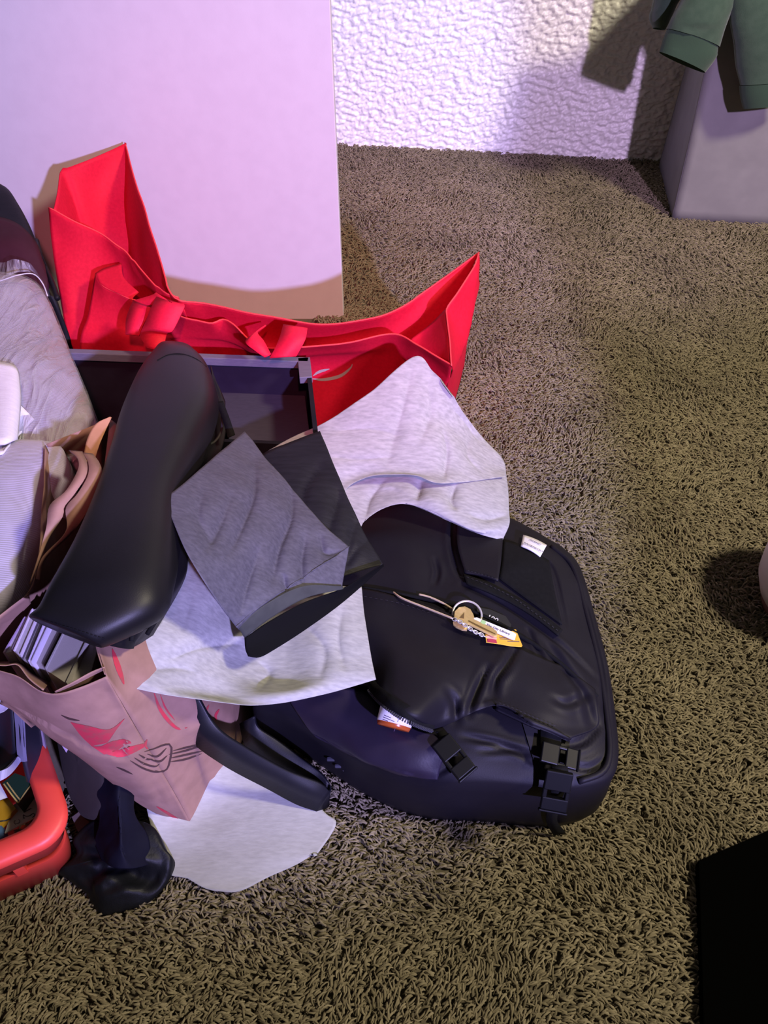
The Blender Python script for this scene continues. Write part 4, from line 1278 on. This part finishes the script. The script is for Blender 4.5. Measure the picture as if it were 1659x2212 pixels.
vf_ws = dents(vf_ws, tree(vf_ws), [([(360, 1425), (420, 1398), (500, 1388), (520, 1392)], .008, .006), ([(300, 1450), (370, 1440), (420, 1450)], .005, .006), ([(560, 1430), (580, 1455), (560, 1490)], .006, .006),
                                   ([(660, 1350), (700, 1400), (690, 1470)], .005, .007), ([(740, 1310), (730, 1380), (745, 1450)], .005, .006), ([(420, 1260), (400, 1330), (380, 1400)], .004, .007)], True)
solo('tissue_paper', vf_ws, m_tis2,
     'white tissue sheet spread over the paper bag corner and backpack left end', 'tissue paper', solid=.0004)
fl_ = [[(300, 1660, .05), (400, 1640, .05), (480, 1625, .03), (560, 1635, .02), (640, 1680, .014)],
       [(320, 1760, .03), (420, 1740, .018), (500, 1720, .016), (600, 1720, .016), (700, 1752, .015)],
       [(340, 1830, .016), (420, 1820, .015), (520, 1800, .016), (620, 1790, .016), (726, 1778, .014)],
       [(352, 1880, .014), (400, 1888, .014), (500, 1870, .016), (600, 1850, .017), (690, 1838, .014)],
       [(356, 1890, .013), (395, 1893, .013), (440, 1918, .013), (475, 1926, .013), (520, 1925, .013), (580, 1895, .013), (640, 1868, .013), (684, 1842, .013)]]
solo('tissue_paper', gmesh(crumple(loft(fl_, 36, 50), .002, 12, 71, soft=.003, sfreq=10)), tissue('white_tissue_floor', (.44, .44, .43), (.53, .53, .52)),
     'flat white tissue sheet lying on the carpet under the leather strap', 'tissue paper', solid=.0004)

# ================================================================== black tissue paper
m_btis = mat('black_tissue_lit', (.050, .049, .074), .7, (.084, .082, .115), 160, bump=.3, bscale=220, bdist=.001, trans=.1, stretch=(.7, 2, 1.2), detail=8, contrast=(.3, .7))  # violet lamplight mixed into this base for the lit upper leaf
m_btis2 = mat('black_tissue_shaded', (.010, .010, .013), .55, (.014, .014, .018), 70, spec=.15, bump=.3, bscale=220, bdist=.001, stretch=(.5, 3, 1.5), detail=7)  # darker copy of the same tissue for the shaded lower leaf
bt = thing('black_tissue_sheet', 'folded charcoal tissue paper sheet lying on the white tissue', 'tissue paper', Z(560, 1200, .15))
f_leaf = [[(354, 1076, .345), (400, 1040, .335), (470, 980, .305), (530, 929, .272)],
          [(390, 1165, .340), (440, 1120, .328), (530, 1050, .296), (590, 1005, .262)],
          [(430, 1235, .325), (480, 1190, .312), (580, 1120, .280), (650, 1075, .25)],
          [(470, 1300, .295), (520, 1255, .286), (620, 1190, .262), (705, 1138, .238)],
          [(507, 1350, .262), (560, 1305, .262), (640, 1250, .250), (750, 1178, .226)],
          [(509, 1353, .2605), (563, 1306, .2605), (643, 1252, .2485), (753, 1186, .2245)],
          [(516, 1360, .250), (575, 1308, .252), (655, 1268, .240), (740, 1266, .212)]]
vf_lf = gmesh(crumple(loft(f_leaf, 110, 100), .007, 13, 81, k=5, soft=.003, sfreq=12))
vf_lf = dents(vf_lf, tree(vf_lf), [(q_, d_ * 1.5, w_ * 1.1) for q_, d_, w_ in [([(548, 985), (546, 1060), (520, 1130), (490, 1200)], .007, .007), ([(628, 1045), (627, 1110), (600, 1180), (585, 1260)], .008, .007), ([(440, 1050), (425, 1110), (455, 1170)], .005, .008),
                                   ([(660, 1150), (650, 1210), (655, 1265)], .006, .006), ([(500, 1060), (470, 1130), (440, 1190)], .006, .008), ([(560, 1180), (530, 1260), (515, 1330)], .007, .008),
                                   ([(690, 1150), (700, 1190), (735, 1190)], .005, .006), ([(610, 1235), (615, 1265), (625, 1290)], .005, .004)]], True)
part('upper_leaf', vf_lf, m_btis, bt, solid=.0005)
b_leaf = [[(548, 1000, .20), (575, 976, .21), (630, 952, .216), (691, 930, .218)],
          [(590, 1060, .205), (630, 1050, .208), (690, 1040, .208), (742, 1052, .203)],
          [(640, 1150, .202), (680, 1130, .203), (730, 1120, .20), (779, 1130, .188)],
          [(650, 1220, .196), (700, 1200, .196), (760, 1190, .19), (806, 1180, .178)],
          [(640, 1290, .190), (700, 1260, .188), (770, 1235, .18), (829, 1218, .172)]]
vf_ll = gmesh(crumple(loft(b_leaf, 50, 40), .007, 15, 91, k=5, soft=.002))
vf_ll = dents(vf_ll, tree(vf_ll), [([(700, 1000), (660, 1050), (650, 1100)], .006, .006), ([(735, 1060), (720, 1110), (705, 1160)], .007, .006), ([(770, 1120), (755, 1170), (745, 1220)], .006, .005), ([(800, 1165), (770, 1185), (740, 1230)], .005, .005)], True)
part('lower_leaf', vf_ll, m_btis2, bt, solid=.0005)
lipr = [[(514, 1354, .256), (575, 1304, .256), (655, 1266, .244), (740, 1266, .216)],
        [(528, 1378, .236), (585, 1335, .240), (660, 1292, .232), (742, 1272, .212)]]
part('turned_edge', gmesh(loft(lipr, 12, 40)), mat('tissue_edge_shaded', (.035, .038, .038), .7, (.045, .049, .048), 70, spec=.2), bt, solid=.0005)  # grey-green base imitates the fold that violet light misses
roll = [[(528, 1378, .230), (585, 1340, .228), (660, 1300, .218), (742, 1270, .204), (800, 1235, .190), (829, 1218, .180)],
        [(530, 1402, .225), (575, 1380, .220), (660, 1332, .207), (742, 1285, .194), (800, 1242, .184), (828, 1220, .177)],
        [(536, 1418, .222), (560, 1420, .218), (590, 1405, .212), (660, 1360, .20), (742, 1300, .190), (829, 1223, .175)]]
part('rolled_edge', gmesh(loft(roll, 16, 50)), mat('tissue_hollow_shade', (.003, .003, .004), .8, spec=.08), bt, solid=.0006)  # blackened base gives the roll its shaded hollow

# ================================================================== long black leather bag across the pile
def leather():
    return mat('black_leather', (.005, .0047, .0062), .46, (.0062, .0058, .0075), 20, bump=.15, bscale=900, bdist=.0004, spec=.24)
m_lea = leather()
lb_ = thing('leather_bag', 'long black smooth leather bag slung across the paper bag', 'bag', Z(290, 1060, .2))
# cross sections (left px, right px, mid height, half thickness)
secs = [((345, 752), (418, 757), .262, .018), ((338, 770), (450, 795), .270, .034), ((305, 820), (468, 850), .280, .042), ((270, 900), (465, 900), .292, .044), ((245, 990), (432, 985), .305, .044),
        ((212, 1090), (395, 1080), .318, .042), ((172, 1180), (385, 1175), .328, .040), ((120, 1270), (372, 1260), .333, .036), ((90, 1318), (345, 1330), .333, .028), ((68, 1335), (228, 1392), .333, .020), ((74, 1340), (215, 1388), .330, .006)]
G = []
NA = 44
for (l, r, z, th) in secs:
    a, b_ = Z(l[0], l[1], z), Z(r[0], r[1], z)
    c = (a + b_) / 2; h = (b_ - a) / 2
    d = Vector((0, -.35, 1)).normalized()
    G.append([c + h * (math.copysign(abs(math.cos(t)) ** .75, math.cos(t))) + d * (th * math.copysign(abs(math.sin(t)) ** .8, math.sin(t))) for t in [2 * math.pi * k / NA for k in range(NA)]])
GG = [cru([G[i][j] for i in range(len(G))], 70) for j in range(NA)]
GG = [[GG[j][i] for j in range(NA)] for i in range(70)]
cap0 = [[sum(GG[0], Vector()) / NA] * NA]; cap1 = [[sum(GG[-1], Vector()) / NA] * NA]
vf_lea = gmesh(cap0 + GG + cap1, cyc=True)
part('bag_body', vf_lea, m_lea, lb_)
b_lea = tree(vf_lea)
part('end_seam', tube(cr(onl(b_lea, [(340, 778), (365, 766), (395, 765), (425, 776), (446, 793)], .0004, .3), 30), .0007, 6), m_web, lb_)
st = []
for i in range(16):
    x = 92 + i * 8.6; y = 1338 + i * 2.7
    st.append(stroke(b_lea, [(x, y), (x + 5, y + 1.6)], 2, .0008, 3, .33))
part('hem_stitching', join(*st), m_web, lb_)
cord = mat('grey_cord', (.022, .022, .022), .7, spec=.2)
part('cord_loop', tube(cr(ZZ([(470, 878, .27), (452, 905, .262), (436, 940, .255), (440, 960, .252), (462, 955, .25), (478, 930, .255), (480, 890, .265)]), 40), .0016, 6), cord, lb_)
part('strap_tab', band([(466, 868, .275), (478, 900, .268), (492, 945, .258)], [(482, 866, .275), (496, 905, .268), (508, 938, .258)], 14, .002), m_web, lb_)
part('cord_loop', tube(cr(ZZ([(284, 1385, .315), (290, 1340, .325), (305, 1295, .33), (326, 1284, .332), (343, 1300, .33), (338, 1335, .322), (318, 1370, .312)]), 40), .0022, 6), m_web, lb_)
# dark flap hanging at the right side of the bag
flap = [[(385, 1175, .31), (400, 1170, .30), (405, 1200, .28)], [(350, 1270, .31), (385, 1260, .29), (395, 1255, .265)], [(215, 1390, .325), (280, 1400, .295), (330, 1372, .265)]]
part('side_flap', gmesh(crumple(loft(flap, 20, 16), 0, 8, 3, soft=.003)), m_lea, lb_, solid=.0025)
flap2 = [[(455, 790, .25), (470, 830, .25), (485, 870, .24)], [(460, 900, .26), (470, 930, .24), (480, 960, .23)], [(392, 1080, .28), (400, 1085, .26), (420, 1070, .24)]]
part('side_flap', gmesh(crumple(loft(flap2, 20, 16), 0, 8, 4, soft=.003)), m_lea, lb_, solid=.0025)

# ================================================================== leather strap looping onto the carpet
m_str = mat('strap_leather', (.006, .006, .010), .45, (.008, .008, .012), 40, spec=.25, bump=.2, bscale=800, bdist=.0004)
e1a = [(368, 1500, .165), (400, 1588, .130), (480, 1652, .085), (580, 1706, .045), (640, 1738, .024), (684, 1753, .015)]
e1b = [(425, 1508, .185), (470, 1578, .155), (540, 1625, .118), (620, 1668, .080), (690, 1694, .052), (712, 1712, .038)]
e2a = [(684, 1753, .015), (712, 1740, .014), (690, 1712, .016), (640, 1695, .022), (585, 1665, .032), (535, 1612, .05), (522, 1560, .07)]
e2b = [(712, 1712, .038), (716, 1700, .042), (694, 1668, .048), (650, 1635, .055), (600, 1598, .066), (560, 1570, .08), (552, 1545, .095)]
solo('leather_strap', join(band(e1a, e1b, 50, .0035), band(e2a, e2b, 40, .0035)), m_str, 'smooth black leather strap looping onto the carpet beside the backpack', 'strap')
# ================================================================== red crate with odds and ends, lower left
m_crate = mat('crate_red', (.56, .042, .030), .5, (.60, .05, .035), 30, bump=.1, bscale=60, bdist=.001)
CZ = .125
c0 = Z(163, 1795, CZ)
dA = (Z(0, 1866, CZ) - c0).normalized()
dB = (Z(72, 1530, CZ) - c0).normalized()
LA, LB = .34, .24
def rrect(inset, r, drop=0.0, seg=10):
    """rounded rectangle (closed) around the crate opening"""
    o_ = c0 + dA * inset + dB * inset
    la, lb2 = LA - 2 * inset, LB - 2 * inset
    pts = []
    corners = [((0, 0), (0, 1), (1, 0)), ((1, 0), (-1, 0), (0, 1)), ((1, 1), (0, -1), (-1, 0)), ((0, 1), (1, 0), (0, -1))]
    for (cx, cy), d1, d2 in corners:
        base = o_ + dA * (la * cx) + dB * (lb2 * cy)
        v1 = dA * d1[0] + dB * d1[1]; v2 = dA * d2[0] + dB * d2[1]
        cen = base + v1 * r + v2 * r
        for k in range(seg + 1):
            t = math.pi / 2 * k / seg
            p = cen - v2 * (r * math.cos(t)) - v1 * (r * math.sin(t))
            pts.append(Vector((p.x, p.y, CZ - drop)))
    return pts
crate = thing('plastic_crate', 'red plastic crate with rounded rim at the lower left edge', 'crate', Vector((c0 + dA * LA / 2 + dB * LB / 2).to_tuple()[:2] + (0,)))
rim_rows = [rrect(.002, .034, .014), rrect(0, .035, .004), rrect(.004, .033, .0), rrect(.020, .024, -.001), rrect(.025, .021, .003), rrect(.026, .020, .020)]
part('rim', gmesh(rim_rows, cyc=True), m_crate, crate)
part('upper_band', gmesh([rrect(.012, .028, .010), rrect(.015, .026, .052), rrect(.018, .025, .052), rrect(.018, .025, .012)], cyc=True), m_crate, crate)
part('lower_band', gmesh([rrect(.017, .026, .066), rrect(.024, .024, .122), rrect(.028, .022, .122), rrect(.022, .024, .066), rrect(.017, .026, .066)], cyc=True), m_crate, crate)
a_, b_ = rrect(.0165, .026, .050), rrect(.0175, .026, .068)
for i in range(0, len(a_), 2):
    p = (a_[i] + b_[i]) / 2
for side in range(4):
    for k in range(6):
        i0 = side * 11 + 10; i1 = (side * 11 + 11) % 44
        A = rrect(.019, .026, .059)
        p = A[i0].lerp(A[i1], (k + .5) / 6)
        part('rib', box(p, (.010, .006, .022), Matrix.Rotation(math.atan2((A[i1] - A[i0]).y, (A[i1] - A[i0]).x), 3, 'Z')), m_crate, crate, smooth=False)
fb = rrect(.026, .022, .120)
part('base', (fb, [tuple(range(44))]), m_crate, crate, smooth=False, solid=.003)

# contents
def slabq(pts, z, th):
    q = [Z(x, y, z if len(p_) == 0 else p_[0]) for (x, y, *p_) in pts]
    n = len(q)
    V = q + [p - Vector((0, 0, th)) for p in q]
    F = [tuple(range(n)), tuple(range(2 * n - 1, n - 1, -1))] + [(i, i + n, (i + 1) % n + n, (i + 1) % n) for i in range(n)]
    return V, F
wcard_vf = slabq([(30, 1738), (78, 1706), (92, 1756), (10, 1800)], .075, .002)
wcard = solo('note_card', wcard_vf, mat('card_stock', (.50, .50, .48), .7), 'white note card marked 12 inside the red crate', 'card', smooth=False)
b_wc = tree(wcard_vf)
m_pen = mat('pen_ink', (.03, .03, .05), .7)
part('lettering', join(stroke(b_wc, [(68, 1746), (60, 1750), (51, 1755)], 1.7, .0005, 6), stroke(b_wc, [(53, 1766), (51, 1768), (50, 1761)], 1.6, .0005, 6),
                       stroke(b_wc, [(50, 1760), (56, 1763), (64, 1762), (72, 1757), (75, 1761), (70, 1766)], 1.7, .0005, 16)), m_pen, wcard)
part('lettering', join(stroke(b_wc, [(40, 1770), (43, 1774), (40, 1778), (35, 1779)], 1.2, .0005, 8), stroke(b_wc, [(33, 1772), (30, 1776), (34, 1781)], 1.2, .0005, 8)), m_pen, wcard)
gt = thing('gift_box', 'dark green carton with gold stripes inside the red crate', 'box', Z(40, 1710, .06))
part('carton', slabq([(4, 1692), (32, 1670), (76, 1685), (38, 1738)], .095, .03), mat('carton_green', (.012, .035, .018), .4), gt, smooth=False)
b_gt = tree(slabq([(4, 1692), (32, 1670), (76, 1685), (38, 1738)], .095, .03))
m_gs = mat('gold_stripe', (.42, .32, .08), .45)
part('stripe', stroke(b_gt, [(8, 1693), (24, 1715), (40, 1735)], 3.2, .0006, 8), m_gs, gt)
part('stripe', stroke(b_gt, [(15, 1690), (30, 1711), (44, 1729)], 3.2, .0006, 8), m_gs, gt)
part('stripe', stroke(b_gt, [(72, 1690), (56, 1710), (40, 1734)], 2.6, .0006, 8), m_gs, gt)
yb = thing('tea_packet', 'small golden yellow packet in the corner of the red crate', 'packet', Z(10, 1750, .06))
part('packet', slabq([(-30, 1735), (16, 1722), (34, 1746), (-10, 1795)], .082, .008), mat('packet_yellow', (.45, .25, .02), .5, (.5, .3, .03), 60), yb, smooth=False)
b_yb = tree(slabq([(-30, 1735), (16, 1722), (34, 1746), (-10, 1795)], .082, .008))
part('stripe', stroke(b_yb, [(0, 1774), (14, 1772), (22, 1768)], 3, .0006, 6), m_pen, yb)
solo('paper_slip', slabq([(-40, 1700), (0, 1692), (16, 1722), (-30, 1738)], .088, .001), mat('slip_white', (.55, .55, .56), .7), 'plain white paper slip beside the green carton', 'paper', smooth=False)
solo('blue_cap', blob([(-40, 1780, .08), (-4, 1776, .08), (4, 1788, .08), (-2, 1800, .08), (-30, 1805, .08)], .008, nr=8, na=32, floor=.06), mat('cap_blue', (.06, .13, .30), .4), 'pale blue round cap at the frame edge in the crate', 'cap')
org_ = thing('plastic_organiser', 'grey blue plastic organiser tray standing in the red crate', 'organiser', Z(10, 1620, .03))
m_gp = mat('organiser_grey', (.17, .16, .24), .4, (.19, .18, .27), 30)
m_dk = mat('organiser_dark', (.012, .012, .022), .5)
part('tray_edge', band([(28, 1520, .175), (33, 1570, .165), (36, 1620, .155), (40, 1645, .150)], [(42, 1518, .178), (47, 1570, .168), (49, 1620, .158), (52, 1646, .152)], 20, .004), m_gp, org_, smooth=False)
part('tray_edge', band([(-20, 1672, .155), (10, 1660, .155), (34, 1636, .152), (40, 1632, .152)], [(-20, 1694, .15), (8, 1682, .15), (38, 1650, .148), (48, 1640, .148)], 16, .004), m_gp, org_, smooth=False)
part('tray_well', gmesh(loft([[(-60, 1515, .16), (0, 1510, .165), (30, 1515, .17)], [(-60, 1600, .13), (0, 1600, .13), (34, 1600, .15)], [(-60, 1675, .14), (0, 1668, .145), (38, 1640, .148)]], 10, 12)), m_dk, org_, solid=.004)
part('tray_side', gmesh(loft([[(42, 1518, .176), (60, 1510, .165), (76, 1540, .14)], [(49, 1620, .156), (64, 1620, .14), (92, 1620, .12)], [(60, 1690, .12), (80, 1690, .11), (108, 1690, .10)]], 12, 10)), m_dk, org_, solid=.004)
part('tray_side', band([(76, 1545, .138), (90, 1620, .122), (98, 1670, .115)], [(84, 1545, .138), (100, 1620, .122), (108, 1670, .115)], 12, .003), mat('liner_pale', (.22, .17, .24), .5), org_, smooth=False)

# ================================================================== crumpled black sack and what lies behind it
m_sack = mat('black_sack', (.004, .0045, .006), .5, (.006, .0065, .008), 40, spec=.2, bump=.4, bscale=70, bdist=.003)
sk = thing('fabric_sack', 'crumpled black sack slumped on the carpet before the paper bag', 'sack', Z(250, 1870, 0))
vf_sk = blob([(122, 1884, .010), (165, 1845, .022), (158, 1812, .03), (200, 1772, .035), (250, 1775, .04), (300, 1772, .04), (335, 1790, .04), (355, 1830, .035), (371, 1852, .03), (366, 1880, .025),
              (350, 1912, .018), (320, 1944, .012), (280, 1960, .010), (222, 1974, .008), (198, 1950, .010), (180, 1922, .012)], .018, nr=34, na=110, amp=.020, freq=13, seed=23, soft=.008, sfreq=26)
vf_sk = dents(vf_sk, tree(vf_sk), [([(262, 1800), (258, 1860), (285, 1880), (345, 1895)], .010, .008), ([(190, 1890), (240, 1880), (300, 1888)], .009, .007), ([(180, 1840), (225, 1855), (250, 1870)], .009, .008), ([(220, 1915), (270, 1905), (330, 1910)], .007, .006)])
part('sack_body', vf_sk, m_sack, sk)
nk = [[(200, 1645, .09), (225, 1640, .105), (255, 1665, .11), (275, 1690, .10), (292, 1712, .08)], [(206, 1710, .075), (230, 1705, .09), (252, 1720, .10), (270, 1735, .09), (290, 1750, .07)],
      [(212, 1765, .055), (240, 1765, .075), (258, 1775, .085), (275, 1780, .075), (310, 1790, .05)], [(205, 1815, .04), (240, 1825, .062), (260, 1835, .070), (280, 1840, .060), (325, 1830, .04)], [(215, 1860, .035), (245, 1872, .050), (265, 1876, .052), (290, 1876, .046), (330, 1866, .03)]]
part('gathered_neck', gmesh(crumple(loft(nk, 60, 50), .014, 24, 5, soft=.005, sfreq=34)), mat('navy_sack', (.004, .004, .010), .7, spec=.1), sk, solid=.002)
db = solo('brown_cloth', blob([(120, 1590, .10), (140, 1560, .12), (180, 1580, .13), (215, 1640, .11), (225, 1720, .08), (200, 1760, .05), (165, 1745, .04), (140, 1690, .06)], .012, nr=14, na=56, amp=.004, freq=12, seed=3), mat('brown_fleece', (.014, .008, .008), .9, (.018, .011, .010), 60), 'dark brown cloth in the shade between crate and paper bag', 'cloth')  # brown darkened further to imitate the blocked light here
solo('card_scrap', slabq([(155, 1765), (205, 1728), (198, 1770), (170, 1800)], .02, .002), mat('scrap_brown', (.14, .10, .09), .7), 'small brown card scrap on the carpet beside the crate corner', 'card', smooth=False)

# ================================================================== black board at the lower right
q = [Z(1509, 1859, .02), Z(1900, 1690, .02), Z(1950, 2400, .02), Z(1527, 2440, .02)]
solo('black_board', (q + [p - Vector((0, 0, .014)) for p in q], [(0, 1, 2, 3), (7, 6, 5, 4), (0, 4, 5, 1), (1, 5, 6, 2), (2, 6, 7, 3), (3, 7, 4, 0)]),
     mat('matte_black', (.0012, .0012, .0012), 1.0, spec=0.0), 'matte black board lying on the carpet at the lower right', 'board', smooth=False, bevel=.001)

# ================================================================== white pot at the right edge
cw = Z(1658, 1235, .085) + Vector((.083, 0, 0)); cw.z = 0
def lathe(c, prof, n=48):
    return gmesh([[c + Vector((r * math.cos(2 * math.pi * k / n), r * math.sin(2 * math.pi * k / n), z)) for k in range(n)] for r, z in prof], cyc=True)
pot = thing('round_pot', 'white rounded pot on a brown foot at the right edge', 'pot', cw)
part('bowl', lathe(cw, [(.055, .02), (.070, .03), (.080, .055), (.083, .085), (.080, .11), (.072, .125), (.068, .125), (.06, .11), (.0005, .10)]), mat('pot_white', (.62, .60, .64), .4), pot)
part('foot', lathe(cw, [(.0005, .0), (.060, .0), (.062, .012), (.058, .022), (.0005, .022)]), mat('foot_brown', (.10, .055, .035), .6), pot)
